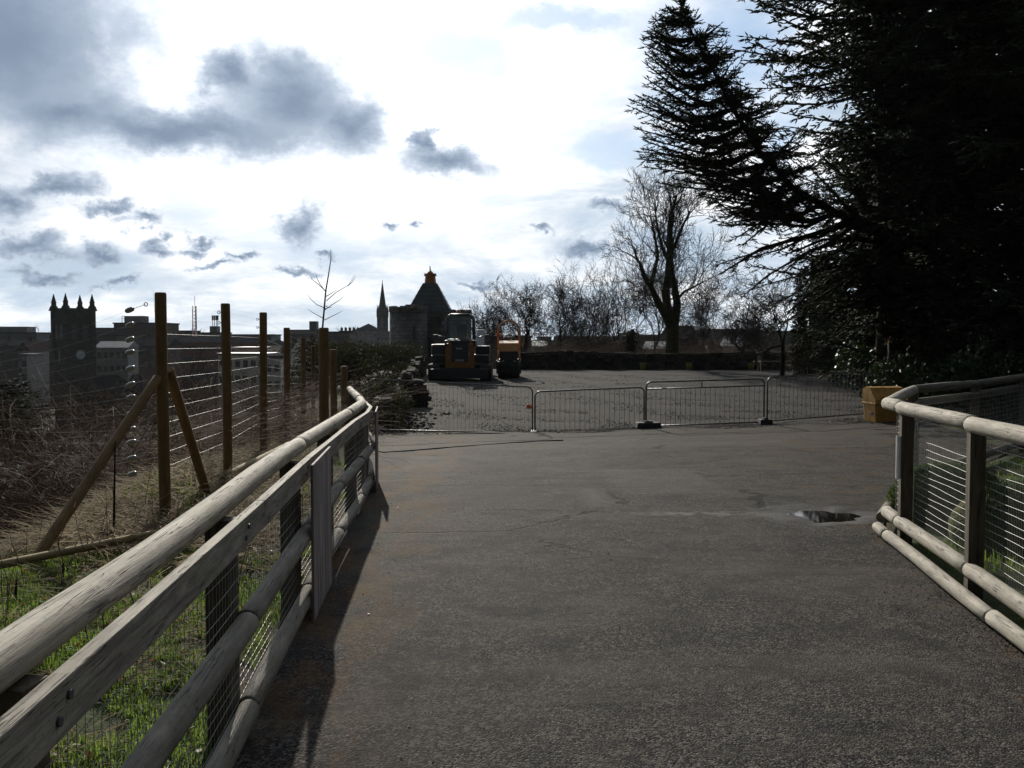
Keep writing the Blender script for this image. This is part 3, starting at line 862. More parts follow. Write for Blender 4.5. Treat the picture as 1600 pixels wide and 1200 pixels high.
# line wires post to post, and off down the bank
def wirez(i, k):
    x, d, zt, g = TP[i]
    return zt - .10 - k * .118 if k < 2 else zt - .10 - k * .135
ins = []
for k in range(12):
    mb = MB()
    pts = []
    for i in range(n_line):
        x, d, zt, g = TP[i]
        pts.append(Vector((x - .03, d, wirez(i, k))) - TO)
    mb.tube(pts, .0013, 4, cap=False)
    mb.build('line_wire', M['galv'], tf)
    for i in range(1, n_line):
        x, d, zt, g = TP[i]
        mb = MB(); ring = [Vector((x - .075 + math.cos(a) * .016, d - .01, wirez(i, k) + math.sin(a) * .016)) - TO for a in np.linspace(0, 2 * math.pi, 9)]
        mb.tube(ring, .004, 4, cap=False); mb.tube([Vector((x - .06, d - .01, wirez(i, k))) - TO, Vector((x, d, wirez(i, k))) - TO], .004, 4)
        if i < 3: mb.build('eye_bolt', M['lead'], tf)
    # strain wires leaving to the left, each with an insulator
    za = zt0 - .10 - k * .135
    a = Vector((x0, d0, za))
    far_p = Vector((-8.6, 14.5, zat(566, 14.5) - k * .09))
    u = (far_p - a).normalized()
    mb = MB(); mb.tube([a - TO, a + u * .12 - TO], .004, 4)
    e = a + Vector((-.13, 0, -.004)) + u * .02
    mb.tube([e + Vector((math.cos(t_) * .017, 0, math.sin(t_) * .017)) - TO for t_ in np.linspace(0, 2 * math.pi, 9)], .004, 4, cap=False)
    mb.build('eye_bolt', M['lead'], tf)
    c0 = a + Vector((-.30, .04, -.055 if k < 2 else -.03 - .01 * (k % 3)))
    ax = (c0 - e).normalized()
    mb = MB(); mb.tube([c0 - ax * .045, c0 - ax * .035, c0 - ax * .012, c0 + ax * .012, c0 + ax * .035, c0 + ax * .045], [.008, .02, .025, .025, .02, .008], 10)
    mb.v = [tuple(Vector(q) - TO) for q in mb.v]
    mb.build('insulator', M['insul'], tf)
    mb = MB(); mb.tube([e - TO, c0 - TO], .0025, 4, cap=False)
    mid_ = [c0 + (far_p - c0) * f + Vector((0, 0, -.5 * f * (1 - f))) - TO for f in np.linspace(0, 1, 9)]
    mb.tube(mid_, .0008, 4, cap=False)
    mb.build('line_wire', M['galv'], tf)
p0 = Vector((-8.6, 14.5, 0))
log_part('post', Vector((p0.x, p0.y, H(p0.x, p0.y) - .4)) - TO, Vector((p0.x, p0.y, zat(555, 14.5))) - TO, .055, M['new_post'], tf, 12, .015, seed=77)
# timbers lying on the bank
a, b_ = ground_hit(-10, 884, .13), ground_hit(252, 832, .13)
tag(log_part('half_round_rail', a, b_, .030, M['new_plank'], None, 10, seed=55), 'pale thin timber lying on the grass at the brace foot of the tall fence', 'timber')
a, b_ = at(355, 750, 11.2), at(452, 695, 13.4)
a.z = max(a.z, H(a.x, a.y) + .06); b_.z = max(b_.z, H(b_.x, b_.y) + .06)
tag(log_part('cut_log', a, b_, .05, M['new_plank'], None, 12, seed=56), 'short pale log lying behind the rail fence below the second tall post', 'log')
# ------------------------------------------------------------------ thin air between the hill and the town
m, t = newmat('thin_haze')
pv = t.n('ShaderNodeVolumePrincipled')
pv.inputs['Color'].default_value = (0.80, 0.90, 1.0, 1)
pv.inputs['Density'].default_value = 0.00006
pv.inputs['Anisotropy'].default_value = 0.2
o_ = t.n('ShaderNodeOutputMaterial'); t.link(pv.outputs[0], o_.inputs['Volume'])
b = MB(); b.box((0, 1560, 7), (5400, 3500, 62))
tag(b.build('haze', m), kind='stuff')

# ------------------------------------------------------------------ crowd barriers and their feet
def barrier(label, pa, pb, top, bot, nbar, r=.017, mid=None, rb=.0042):
    """pa, pb: plan ends; top/bot: height of the two rails at each end (absolute z)"""
    a, c_ = Vector((*pa, 0)), Vector((*pb, 0))
    L = (c_ - a).length; d = (c_ - a).normalized()
    o = thing('crowd_barrier', label, 'barrier', (a.x, a.y, H(a.x, a.y)), 'steel crowd barriers closing off the yard')
    O = o.location
    def P(u, f):                     # u along 0..L, f 0 bottom rail .. 1 top rail
        k = u / L
        zt = top[0] + (top[1] - top[0]) * k; zb = bot[0] + (bot[1] - bot[0]) * k
        q = a + d * u; return Vector((q.x, q.y, zb + (zt - zb) * f)) - O
    h = top[0] - bot[0]; cr = .11
    mb = MB()
    pts = [P(0, 0)]
    pts += [P(0, 1 - cr / h)] + [P(cr * (1 - math.cos(t_)), 1 - cr / h * (1 - math.sin(t_))) for t_ in np.linspace(.2, math.pi / 2, 5)]
    pts += [P(L * f, 1) for f in (.25, .5, .75)]
    pts += [P(L - cr * (1 - math.cos(t_)), 1 - cr / h * (1 - math.sin(t_))) for t_ in np.linspace(math.pi / 2, .2, 5)] + [P(L, 1 - cr / h), P(L, 0)]
    mb.tube(pts, r, 8)
    mb.build('frame', M['steel'], o)
    mb = MB(); mb.tube([P(r * .9, 0), P(L - r * .9, 0)], r * .9, 8); mb.build('bottom_bar', M['steel'], o)
    ftop = 1.0
    if mid:
        ftop = mid
        mb = MB(); mb.tube([P(r * .9, mid), P(L - r * .9, mid)], r * .8, 8)
        mb.tube([P(L * .47, mid), P(L * .47, 1)], r * .7, 6); mb.build('second_bar', M['steel'], o)
    for e in (0, L):
        q = P(e, 0); g = H(q.x + O.x, q.y + O.y) - O.z
        mb = MB(); mb.tube([q, (q.x, q.y, g + .012)], r, 8)
        mb.box((q.x, q.y, g + .01), (.05, .40, .012)); mb.build('leg', M['steel'], o)
    for i in range(1, nbar):
        u = L * i / nbar
        mb = MB(); mb.tube([P(u, 0.0), P(u, ftop)], rb, 5, cap=False)
        mb.build('bar', M['steel'], o)
    return o
YB = 20.7
def bz(py, y=YB): return zat(py, y)
barrier('leftmost and longest steel barrier with fine bars running from the rail fence bend', (xat(577, 19.6), 19.6), (xat(832, YB), YB), (zat(592, 19.6), bz(605)), (zat(671, 19.6), bz(677)), 40, .015, None, .0018)
barrier('plain steel barrier whose left end wears a scrap of orange tape', (xat(836, YB), YB), (xat(1007, YB + .25), YB + .25), (bz(612), bz(605, YB + .25)), (bz(677), bz(667, YB + .25)), 22)
barrier('steel barrier with a double top bar standing between two black rubber feet', (xat(1010, YB), YB), (xat(1195, YB + .1), YB + .1), (bz(597), bz(592)), (bz(666), bz(660)), 24, .018, .84)
barrier('rightmost steel barrier ending beside the yellow grit bin', (xat(1200, YB), YB), (xat(1356, YB + 1.3), YB + 1.3), (bz(590), zat(580, YB + 1.3)), (bz(658), zat(646, YB + 1.3)), 24, .016)
def rubber_foot(label, x, y, sx, sy, h, rz=0.0):
    z = H(x, y) + .008
    mb = MB(); mb.box((0, 0, h / 2), (sx, sy, h), bev=.02, taper=.9)
    mb.box((0, 0, h + .012), (sx * .35, sy * .5, .03), bev=.006)
    o = mb.build('barrier_foot', M['rubber'], loc=(x, y, z), rot=(0, 0, rz))
    tag(o, label, 'barrier foot', 'black rubber feet under the barriers')
rubber_foot('large black rubber foot block under the joint at the left end of the double-bar barrier', xat(1013, YB - .05), YB - .05, .52, .36, .12, .08)
rubber_foot('small black rubber foot block between the double-bar and rightmost barriers', xat(1197, YB), YB, .26, .3, .11)
mb = MB(); rd = random.Random(4)
for i in range(5):
    mb.tube([(0, 0, rd.uniform(-.03, .03)), (-.05 - .02 * i, -.03, rd.uniform(-.04, .05)), (-.10 - .012 * i, -.02, rd.uniform(-.07, .06))], [.012, .018, .005], 5)
q = at(832, 635, YB - .04)
tag(mb.build('tape_scrap', M['orange_lamp'], loc=q), 'scrap of orange tape tied to the post between the first two barriers', 'tape')

# thin black cable lying across the path end
cpts = []
for (px, py) in ((566, 690), (571, 697), (580, 703), (598, 707), (640, 704), (700, 699), (770, 694), (840, 689), (880, 688)):
    y = 17.0
    for _ in range(30):
        q = at(px, py, y); y += (q.z - H(q.x, q.y) - .012) * 4
    cpts.append(Vector((q.x, y, H(q.x, y) + .012)))
mb = MB(); mb.tube([c_ - cpts[0] for c_ in cpts], .011, 6)
tag(mb.build('cable', M['rubber'], loc=cpts[0]), 'thin black cable lying across the asphalt in front of the longest barrier', 'cable')
# ------------------------------------------------------------------ yellow grit bin
gx0, gy0 = xat(1385, 20.6), 20.6
gb = thing('grit_bin', 'yellow grit bin with sloping hinged lid behind the corner of the right fence', 'grit bin', (gx0, gy0, H(gx0, gy0)), rotz=math.radians(8))
gb.scale = (.84, .84, .84)
mb = MB(); mb.box((0, 0, .22), (.80, .58, .44), bev=.03, taper=1.06)
mb.build('body', M['yellow'], gb)
mb = MB(); mb.box((0, 0, .455), (.90, .68, .05), bev=.015); mb.build('rim', M['yellow'], gb)
mb = MB(); mb.prism([(-.33, .48), (.33, .48), (.33, .80), (.16, .86), (-.04, .84), (-.31, .56)], 'x', -.43, .43)
lid = mb.build('lid', M['yellow'], gb)
mb = MB(); R_ = Matrix.Rotation(math.radians(46), 3, 'X')
mb.box((.0, -.185, .71), (.56, .26, .012), rot=R_, bev=.004); mb.build('lid_panel', M['yellow'], lid)
mb = MB(); mb.box((0, -.35, .40), (.10, .03, .12), bev=.008); mb.build('hasp', M['lead'], gb)
for s in (-1, 1):
    mb = MB(); mb.box((s * .41, -.12, .22), (.03, .16, .07), bev=.01); mb.build('handle', M['lead'], gb)

# ------------------------------------------------------------------ excavator (seen from behind)
ex, ey = xat(721, 41), 41.0
ez = H(ex, ey)
EX = thing('excavator', 'dark tracked excavator with orange counterweight seen from behind on the gravel yard', 'excavator', (ex, ey, ez))
for s in (-1, 1):
    prof = [(-1.45 + .31 * (1 - math.cos(a)) - 0, .31 - .31 * math.sin(a)) for a in np.linspace(0, 0, 1)]
    prof = [(-1.15 + .31 * math.cos(a), .31 + .31 * math.sin(a)) for a in np.linspace(math.pi * .5, math.pi * 1.5, 9)]
    prof += [(1.15 + .31 * math.cos(a), .31 + .31 * math.sin(a)) for a in np.linspace(-math.pi * .5, math.pi * .5, 9)]
    mb = MB(); mb.prism(prof, 'x', s * 1.02 - .22, s * 1.02 + .22); tr = mb.build('track', M['track'], EX)
    mb = MB()
    per = prof + [prof[0]]
    acc = 0
    for (p0, p1) in zip(per[:-1], per[1:]):
        L = math.hypot(p1[0] - p0[0], p1[1] - p0[1]); n = max(1, round(L / .16))
        for i in range(n):
            f = (i + .5) / n; y = p0[0] + (p1[0] - p0[0]) * f; z = p0[1] + (p1[1] - p0[1]) * f
            ang = math.atan2(p1[1] - p0[1], p1[0] - p0[0])
            mb.box((s * 1.02, y, z), (.45, .11, .05), rot=Matrix.Rotation(ang, 3, 'X'))
    mb.build('track_shoes', M['track'], tr)
    mb = MB(); mb.tube([(s * 1.02 + s * .235, 1.15, .31), (s * 1.02 - s * .2, 1.15, .31)], .19, 12); mb.build('sprocket', M['mach_dark'], tr)
mb = MB(); mb.box((0, 0, .40), (1.62, 1.5, .36), bev=.05); mb.tube([(0, 0, .5), (0, 0, .72)], .5, 20); mb.build('undercarriage', M['mach_dark'], EX)
mb = MB(); mb.box((0, .15, .86), (2.3, 2.5, .30), bev=.06); mb.box((-.86, .2, 1.16), (.62, 2.1, .55), bev=.09); mb.box((.88, .35, 1.13), (.58, 1.8, .48), bev=.09)
mb.build('superstructure', M['mach_dark'], EX)
mb = MB(); mb.box((-.85, -.82, .82), (.50, .42, .42), bev=.06); mb.build('side_box', M['mach_grey'], EX)
mb = MB()
mb.prism([(-.56, .50), (.56, .50), (.57, 1.33), (.36, 1.36), (.33, .74), (-.33, .74), (-.36, 1.36), (-.57, 1.33)], 'y', -1.42, -1.0)
mb.build('counterweight', M['orange'], EX)
mb = MB(); mb.box((0, -1.26, 1.05), (.66, .3, .62), bev=.03)
gr = mb.build('rear_grille', M['mach_dark'], EX)
for i in range(6):
    mb = MB(); mb.box((0, -1.42, .84 + i * .075), (.56, .02, .03)); mb.build('slat', M['mach_grey'], gr)
mb = MB(); mb.box((-.02, -1.435, 1.26), (.26, .012, .06)); mb.build('label_plate', M['decal'], gr)
mb = MB(); mb.box((.0, -1.435, .80), (.34, .012, .07)); mb.build('label_plate', M['decal'], gr)
for s in (-.42, .42):
    mb = MB(); mb.box((s, -1.2, 1.42), (.16, .3, .10), bev=.02); mb.tube([(s, -1.25, 1.45), (s, -1.25, 1.62)], .028, 8); mb.build('pillar', M['orange'], EX)
mb = MB(); mb.box((0, -.55, 1.45), (1.25, 1.0, .30), bev=.07); mb.build('engine_cover', M['mach_dark'], EX)
cab = None
mb = MB()
for sx in (-.58, .50):
    pts = [(sx, -.35, 1.55), (sx * .97, -.35, 2.40), (sx * .88, -.33, 2.56), (sx * .72, -.30, 2.62)]
    mb.tube(pts, .045, 7); mb.tube([(p[0], p[1] + 1.35, p[2]) for p in pts], .045, 7)
    mb.tube([(sx * .72, -.3, 2.62), (sx * .72, 1.05, 2.62)], .045, 7)
for y in (-.32, 1.04):
    mb.tube([(-.58 * .72, y, 2.62), (.50 * .72, y, 2.62)], .045, 7); mb.tube([(-.58, y, 1.6), (.5, y, 1.6)], .045, 7)
mb.box((-.04, .35, 2.63), (.84, 1.25, .05), bev=.02)
cab = mb.build('cab', M['mach_grey'], EX)
mb = MB(); mb.box((-.04, -.315, 2.1), (.98, .012, .92)); mb.build('rear_window', M['cab_glass'], cab)
mb = MB(); mb.box((-.565, .35, 2.1), (.012, 1.2, .9)); mb.build('side_window', M['cab_glass'], cab)
mb = MB(); mb.box((0, .5, 1.62), (.5, .5, .2), bev=.05); mb.box((0, .22, 1.95), (.46, .14, .6), bev=.05); mb.build('seat', M['mach_dark'], cab)
mb = MB(); mb.tube([(-.12, 0, 2.66), (-.12, 0, 2.70)], .09, 12); mb.tube([(-.12, 0, 2.70), (-.12, 0, 2.76), (-.12, 0, 2.83)], [.085, .085, .05], 12); mb.build('beacon', M['orange_lamp'], EX)
for s in (-1, 1):
    mb = MB(); mb.tube([(s * .6, .3, 1.7), (s * 1.0, .2, 1.78)], .02, 6); mb.box((s * 1.04, .18, 1.68), (.2, .05, .28), bev=.02); mb.build('mirror', M['mach_grey'], EX)
mb = MB(); mb.box((.72, 1.5, 1.5), (.34, 1.6, .42), bev=.05, rot=Matrix.Rotation(math.radians(28), 3, 'X')); mb.box((.72, 2.8, 1.55), (.3, 1.5, .34), bev=.05, rot=Matrix.Rotation(math.radians(-38), 3, 'X'))
boom = mb.build('boom', M['mach_dark'], EX)
mb = MB(); mb.prism([(3.1, .1), (3.9, .05), (4.0, .7), (3.4, .95), (3.2, .6)], 'x', .25, 1.2); mb.build('bucket', M['mach_dark'], boom)
mb = MB(); mb.box((0, -1.75, .28), (2.2, .1, .38), bev=.03); mb.box((-.5, -1.45, .36), (.12, .6, .12)); mb.box((.5, -1.45, .36), (.12, .6, .12)); mb.build('dozer_blade', M['mach_dark'], EX)

# ------------------------------------------------------------------ tandem roller facing the camera
rx, ry = xat(795, 42), 42.0
RZ0 = H(rx, ry)
RO_ = thing('road_roller', 'orange tandem roller with tall roll hoop parked on the gravel beside the excavator', 'roller', (rx, ry, RZ0))
for y in (0.0, 1.75):
    mb = MB(); mb.tube([(-.46, y, .36), (-.44, y, .36), (.44, y, .36), (.46, y, .36)], [.34, .36, .36, .34], 26); dr = mb.build('drum', M['drum'], RO_)
    mb = MB(); mb.box((-.49, y, .46), (.06, .25, .55), bev=.015); mb.box((.49, y, .46), (.06, .25, .55), bev=.015); mb.build('fork', M['mach_dark'], dr)
mb = MB(); mb.box((0, .85, .62), (.90, 1.9, .32), bev=.05); mb.box((0, -.42, .60), (.86, .1, .2), bev=.02); mb.build('chassis', M['mach_dark'], RO_)
mb = MB(); mb.prism([(-.40, .72), (.55, .72), (.55, 1.48), (-.18, 1.42), (-.36, 1.10)], 'x', -.37, .37); hood_core = mb.build('engine_bay', M['mach_dark'], RO_)
for i in range(6):
    mb = MB(); mb.box((0, -.40, .80 + i * .06), (.62, .03, .028)); mb.build('slat', M['mach_grey'], hood_core)
mb = MB(); mb.prism([(-.44, 1.12), (-.20, 1.12), (.60, 1.17), (.60, 1.56), (.2, 1.55), (-.22, 1.46)], 'x', -.40, .40); mb.build('hood', M['roller_orange'], RO_)
for s in (-1, 1):
    mb = MB(); mb.tube([(s * .41, -.36, 1.15), (s * .44, -.42, .82), (s * .43, -.40, .76)], .035, 6); mb.build('hood_strut', M['roller_orange'], RO_)
    mb = MB(); mb.tube([(s * .24, -.46, .70), (s * .24, -.42, .70)], .055, 10); mb.build('headlight', M['decal'], RO_)
mb = MB()
hoop = [(-.46, 1.0, .75), (-.46, .95, 1.9)] + [(-.46 * math.cos(a), .95, 1.95 + .46 * math.sin(a)) for a in np.linspace(.15, math.pi - .15, 11)] + [(.46, .95, 1.9), (.46, 1.0, .75)]
mb.tube(hoop, .042, 9); mb.build('roll_hoop', M['roller_orange'], RO_)
mb = MB(); mb.tube([(-.46, .95, 1.75), (-.54, .9, 1.86), (-.55, .9, 2.0)], .02, 6); mb.tube([(-.40, .9, 1.74), (-.40, .9, 1.80), (-.40, .9, 1.88)], [.08, .08, .05], 10); mb.build('beacon', M['orange_lamp'], RO_)
mb = MB(); mb.box((0, 1.15, 1.20), (.5, .45, .14), bev=.04); mb.box((0, 1.36, 1.48), (.48, .12, .5), bev=.04); mb.build('seat', M['mach_dark'], RO_)
mb = MB(); mb.tube([(0, .55, 1.45), (0, .66, 1.70)], .025, 7); mb.tube([(math.cos(a) * .17, .68 + math.sin(a) * .07, 1.71 + math.sin(a) * .12) for a in np.linspace(0, 2 * math.pi, 15)], .017, 6, cap=False); mb.build('steering_wheel', M['mach_dark'], RO_)

# ------------------------------------------------------------------ stone walls built of stones
def stone_mesh(i, sx, sy, sz):
    rd = random.Random(900 + i)
    bm = bmesh.new(); bmesh.ops.create_cube(bm, size=1.0)
    bmesh.ops.bevel(bm, geom=bm.edges[:], offset=.12, segments=1, affect='EDGES')
    for q in bm.verts:
        q.co = Vector((q.co.x * sx * rd.uniform(.88, 1.06), q.co.y * sy * rd.uniform(.88, 1.06), q.co.z * sz * rd.uniform(.88, 1.06)))
    me = bpy.data.meshes.new('stone'); bm.to_mesh(me); bm.free()
    me.materials.append(M['rubble']); return me
STONES = [stone_mesh(i, .40, .30, .20) for i in range(7)]
SMALL = [stone_mesh(20 + i, .30, .30, .155) for i in range(7)]
def stone_wall(name, label, pts, hfn, thick, seed, cap=True, maxn=290, step=.38, rowh=.185, shapes=None, jag=.06):
    shapes = shapes or STONES
    rd = random.Random(seed)
    o = thing(name, label, 'wall', (pts[0][0], pts[0][1], H(*pts[0])))
    O = o.location
    seglen = [math.hypot(b_[0] - a[0], b_[1] - a[1]) for a, b_ in zip(pts[:-1], pts[1:])]
    T = sum(seglen)
    def pp(u):
        for (a, b_), L in zip(zip(pts[:-1], pts[1:]), seglen):
            if u <= L or (a, b_) == (pts[-2], pts[-1]):
                f = u / L; return Vector((a[0] + (b_[0] - a[0]) * f, a[1] + (b_[1] - a[1]) * f, 0)), math.atan2(b_[1] - a[1], b_[0] - a[0])
            u -= L
    # core
    mb = MB(); n = int(T / .6) + 1
    for i in range(n):
        u = (i + .5) * T / n; p, a = pp(u); h = hfn(u / T) - .06
        g = H(p.x, p.y)
        mb.box(Vector((p.x, p.y, g + h / 2 - .1)) - O, (T / n * 1.02, thick - .16, h + .2), rz=a)
    mb.build('core', M['rubble_core'], o)
    cnt = 0; row = 0
    spots = []
    hmax = max(hfn(i / 30) for i in range(31))
    while row * rowh < hmax:
        u = rd.uniform(0, step)
        while u < T:
            if row * rowh < hfn(u / T) - .05: spots.append((u, row))
            u += step * rd.uniform(.85, 1.2)
        row += 1
    for (u, row) in spots[:maxn]:
        p, a = pp(u); nv = Vector((math.sin(a), -math.cos(a), 0))
        q = p + nv * (thick / 2 - .12)
        s_ = bpy.data.objects.new('stone', shapes[rd.randrange(7)]); COL.objects.link(s_)
        s_.parent = o
        s_.location = Vector((q.x, q.y, H(p.x, p.y) + row * rowh + rowh * .5)) - O + nv * rd.uniform(-.02, .03)
        s_.rotation_euler = (rd.uniform(-jag, jag), rd.uniform(-jag, jag), a + rd.uniform(-jag, jag) + (math.pi if rd.random() < .5 else 0))
        s_.scale = (rd.uniform(.85, 1.12), 1, rd.uniform(.85, 1.05))
    if cap:
        nc = int(T / .8)
        for i in range(nc):
            u = (i + .5) * T / nc; p, a = pp(u)
            mb = MB(); mb.box((0, 0, 0), (T / nc - .02, thick + .04, .10), bev=.025)
            c_ = mb.build('coping_stone', M['rubble'], o)
            c_.location = Vector((p.x, p.y, H(p.x, p.y) + hfn(u / T) + .02)) - O; c_.rotation_euler = (0, rd.uniform(-.03, .03), a)
    return o
bw0, bw1 = (xat(812, 53.5), 53.5), (xat(1255, 53.5), 53.5)
stone_wall('boundary_wall', 'low dark stone wall along the far side of the gravel yard', [bw0, bw1], lambda f: .82 + .05 * math.sin(f * 9), .45, 5, True, 300, .52, .20)
def rub_h(f):
    return .50 + .06 * math.sin(f * 17 + .4) + .04 * math.sin(f * 41) + .30 * f
stone_wall('rubble_wall', 'broken rubble wall with ragged top running along the left of the gravel yard', [(-2.95, 22.3), (-3.3, 30), (-3.9, 40.0), (-4.2, 46)], rub_h, .5, 8, False, 300, .36, .15, SMALL, .22)
# stump of higher wall beside the heap
stone_wall('wall_stub', 'dark squat stub of broken stone wall at the near end of the rubble wall', [(-3.1, 27.4), (-2.35, 27.5)], lambda f: .92 - .35 * f, .6, 18, False, 60, .29, .15, SMALL, .12)

# ------------------------------------------------------------------ yard furniture along the far wall
def bench(x, y, w_):
    o = thing('bench', 'brown wooden bench with slatted back near the right end of the far wall', 'bench', (x, y, H(x, y)))
    for i in range(4):
        mb = MB(); mb.box((0, -.05 - i * .11 + .18, .44), (w_, .09, .035), bev=.006); mb.build('seat_slat', M['bench'], o)
    for i in range(4):
        mb = MB(); mb.box((0, .26 + i * .015, .54 + i * .10), (w_, .03, .075), bev=.006); mb.build('back_slat', M['bench'], o)
    for s in (-1, 1):
        mb = MB(); mb.box((s * (w_ / 2 - .04), -.2, .31), (.07, .07, .62), bev=.006); mb.box((s * (w_ / 2 - .04), .26, .45), (.07, .07, .90), bev=.006)
        mb.box((s * (w_ / 2 - .04), .03, .63), (.08, .56, .04), bev=.006); mb.build('arm_frame', M['bench'], o)
        mb = MB(); mb.box((s * (w_ / 2 - .12), -.02, .70), (.09, .02, .09), bev=.01); mb.build('glint_plate', M['white_paint'], o)  # white plates added to stand for glints of light on the bench
    return o
bench(xat(1260, 50), 50.0, 1.45)
o = thing('picnic_table', 'dark slatted table left of the brown bench by the far wall', 'table', (xat(1212, 50.3), 50.3, H(xat(1212, 50.3), 50.3)))
mb = MB()
for i in range(5): 
    mb = MB(); mb.box((0, -.3 + i * .15, .95), (1.9, .13, .05), bev=.006); mb.build('top_slat', M['post'], o)
for s in (-1, 1):
    mb = MB(); mb.box((s * .75, -.25, .46), (.1, .1, .92)); mb.box((s * .75, .3, .46), (.1, .1, .92)); mb.box((s * .75, 0, .5), (.08, .6, .1)); mb.build('leg_frame', M['post'], o)
    mb = MB(); mb.box((0, s * .62, .48), (1.9, .24, .05), bev=.006); mb.build('seat_plank', M['post'], o)
    mb = MB(); mb.box((s * .62, 0, .30), (.08, 1.3, .08)); mb.build('seat_bearer', M['post'], o)
for px, lab in ((1005, 'dull yellow tub at the far wall foot between ivy stump and pollard trunk'), (1077, 'dull yellow tub at the far wall just right of the big pollard trunk'), (1174, 'dull yellow tub at the foot of the far wall beside the dark table')):
    x, y = xat(px, 52.6), 52.6
    o = thing('tub', lab, 'tub', (x, y, H(x, y)), 'dull yellow tubs by the far wall')
    mb = MB(); mb.cone((0, 0, 0), .135, .165, .34, 16, smooth=True); mb.build('body', M['dull_yellow'], o)
    mb = MB(); mb.cone((0, 0, .335), .185, .185, .04, 16); mb.build('rim', M['dull_yellow'], o)

# ------------------------------------------------------------------ gatehouse with two drum turrets and a pyramid roof
D = 74.0
def px_m(d): return F / d
gcx = xat(668, D)
zg = H(gcx, D)
G = thing('gatehouse', 'stone gatehouse with two round turrets, steep grey-green pyramid roof and orange lantern', 'gatehouse', (gcx, D, zg))
def lz(py, d=D): return zat(py, d) - zg
def ring(mb, cx, cy, r, z0, z1, n=28):
    mb.cone((cx, cy, z0), r * 1.03, r, z1 - z0, n, smooth=True)
lt = (xat(641, D) - gcx, -1.2, 29 / px_m(D)); rt = (xat(713, D) - gcx, -.4, 24 / px_m(D))
for (cx, cy, r), ztop in ((lt, lz(481)), (rt, lz(486))):
    mb = MB(); ring(mb, cx, cy, r, -2, ztop - .35); tw = mb.build('turret', M['castle'], G)
    nb = 18
    for i in range(nb):
        a = 2 * math.pi * i / nb
        hh = .42 if i % 2 else .28
        mb = MB(); mb.box((cx + math.cos(a) * (r - .12), cy + math.sin(a) * (r - .12), ztop - .35 + hh / 2), (.3, 2 * math.pi * r / nb * .98, hh), rz=a, bev=.03)
        mb.build('parapet_stone', M['castle'], tw)
mb = MB(); mb.box((.1, 1.6, (lz(486) - 2) / 2), (lt[2] + 2.9, 4.2, lz(486) + 2)); wallg = mb.build('wall', M['castle'], G)
mb = MB(); mb.box((-.95, .2, lz(477) - .4), (1.3, 1.2, .9), bev=.05); mb.build('roof_kerb', M['castle'], G)
rb = lz(490); rt_ = lz(441)
hw0 = 34 / px_m(D) * 1.12; hw1 = 11 / px_m(D)
cxr = xat(670, D) - gcx
mb = MB()
sq = lambda h, z: [(cxr - h, 1.6 - h, z), (cxr + h, 1.6 - h, z), (cxr + h, 1.6 + h, z), (cxr - h, 1.6 + h, z)]
mb.add(sq(hw0 * 1.12, rb - .6) + sq(hw1, rt_), [(0, 1, 5, 4), (1, 2, 6, 5), (2, 3, 7, 6), (3, 0, 4, 7), (4, 5, 6, 7), (3, 2, 1, 0)])
rf_ = mb.build('roof', M['copper'], G)
for i in range(1, 9):
    f = i / 9; z = rb - .6 + (rt_ - rb + .6) * f; h = hw0 * 1.12 + (hw1 - hw0 * 1.12) * f
    mb = MB(); mb.box((cxr, 1.6, z), (2 * h + .05, 2 * h + .05, .03)); mb.build('roof_course', M['copper'], rf_)
mb = MB(); mb.cone((cxr, 1.6, rt_), .44, .38, .55, 8); mb.cone((cxr, 1.6, rt_ + .55), .48, .48, .08, 8); mb.cone((cxr, 1.6, rt_ + .63), .38, .08, .32, 10, smooth=True)
mb.tube([(cxr, 1.6, rt_ + .9), (cxr - .03, 1.6, rt_ + 1.3)], [.06, .03], 6)
for i in range(8):
    a = i * math.pi / 4 + .39; mb.box((cxr + math.cos(a) * .40, 1.6 + math.sin(a) * .40, rt_ + .68), (.12, .12, .12))
mb.build('lantern', M['terracotta'], G)
for (px, py, wd, hh, par) in ((632, 557, .75, .85, 't'), (700, 530, .5, .9, 'w'), (652, 520, .18, .8, 't')):
    x = xat(px, D) - gcx; z = lz(py)
    yy = lt[1] - math.sqrt(max(.01, lt[2] ** 2 - (x - lt[0]) ** 2)) if par == 't' else rt[1] - math.sqrt(max(.01, rt[2] ** 2 - (x - rt[0]) ** 2))
    mb = MB(); mb.box((x, yy + .08, z), (wd + .22, .22, hh + .22)); wf = mb.build('window', M['castle'], G)
    mb = MB(); mb.box((x, yy - .02, z), (wd, .06, hh)); mb.build('opening', M['lead'], wf)
mb = MB(); mb.prism([(-.7, -2), (.7, -2), (.7, lz(545)), (.45, lz(532)), (0, lz(526)), (-.45, lz(532)), (-.7, lz(545))], 'y', -.62, -.42)
mb.v = [(q[0] + xat(668, D) - gcx + .15, q[1], q[2]) for q in mb.v]
mb.build('gate_door', M['mach_dark'], G)

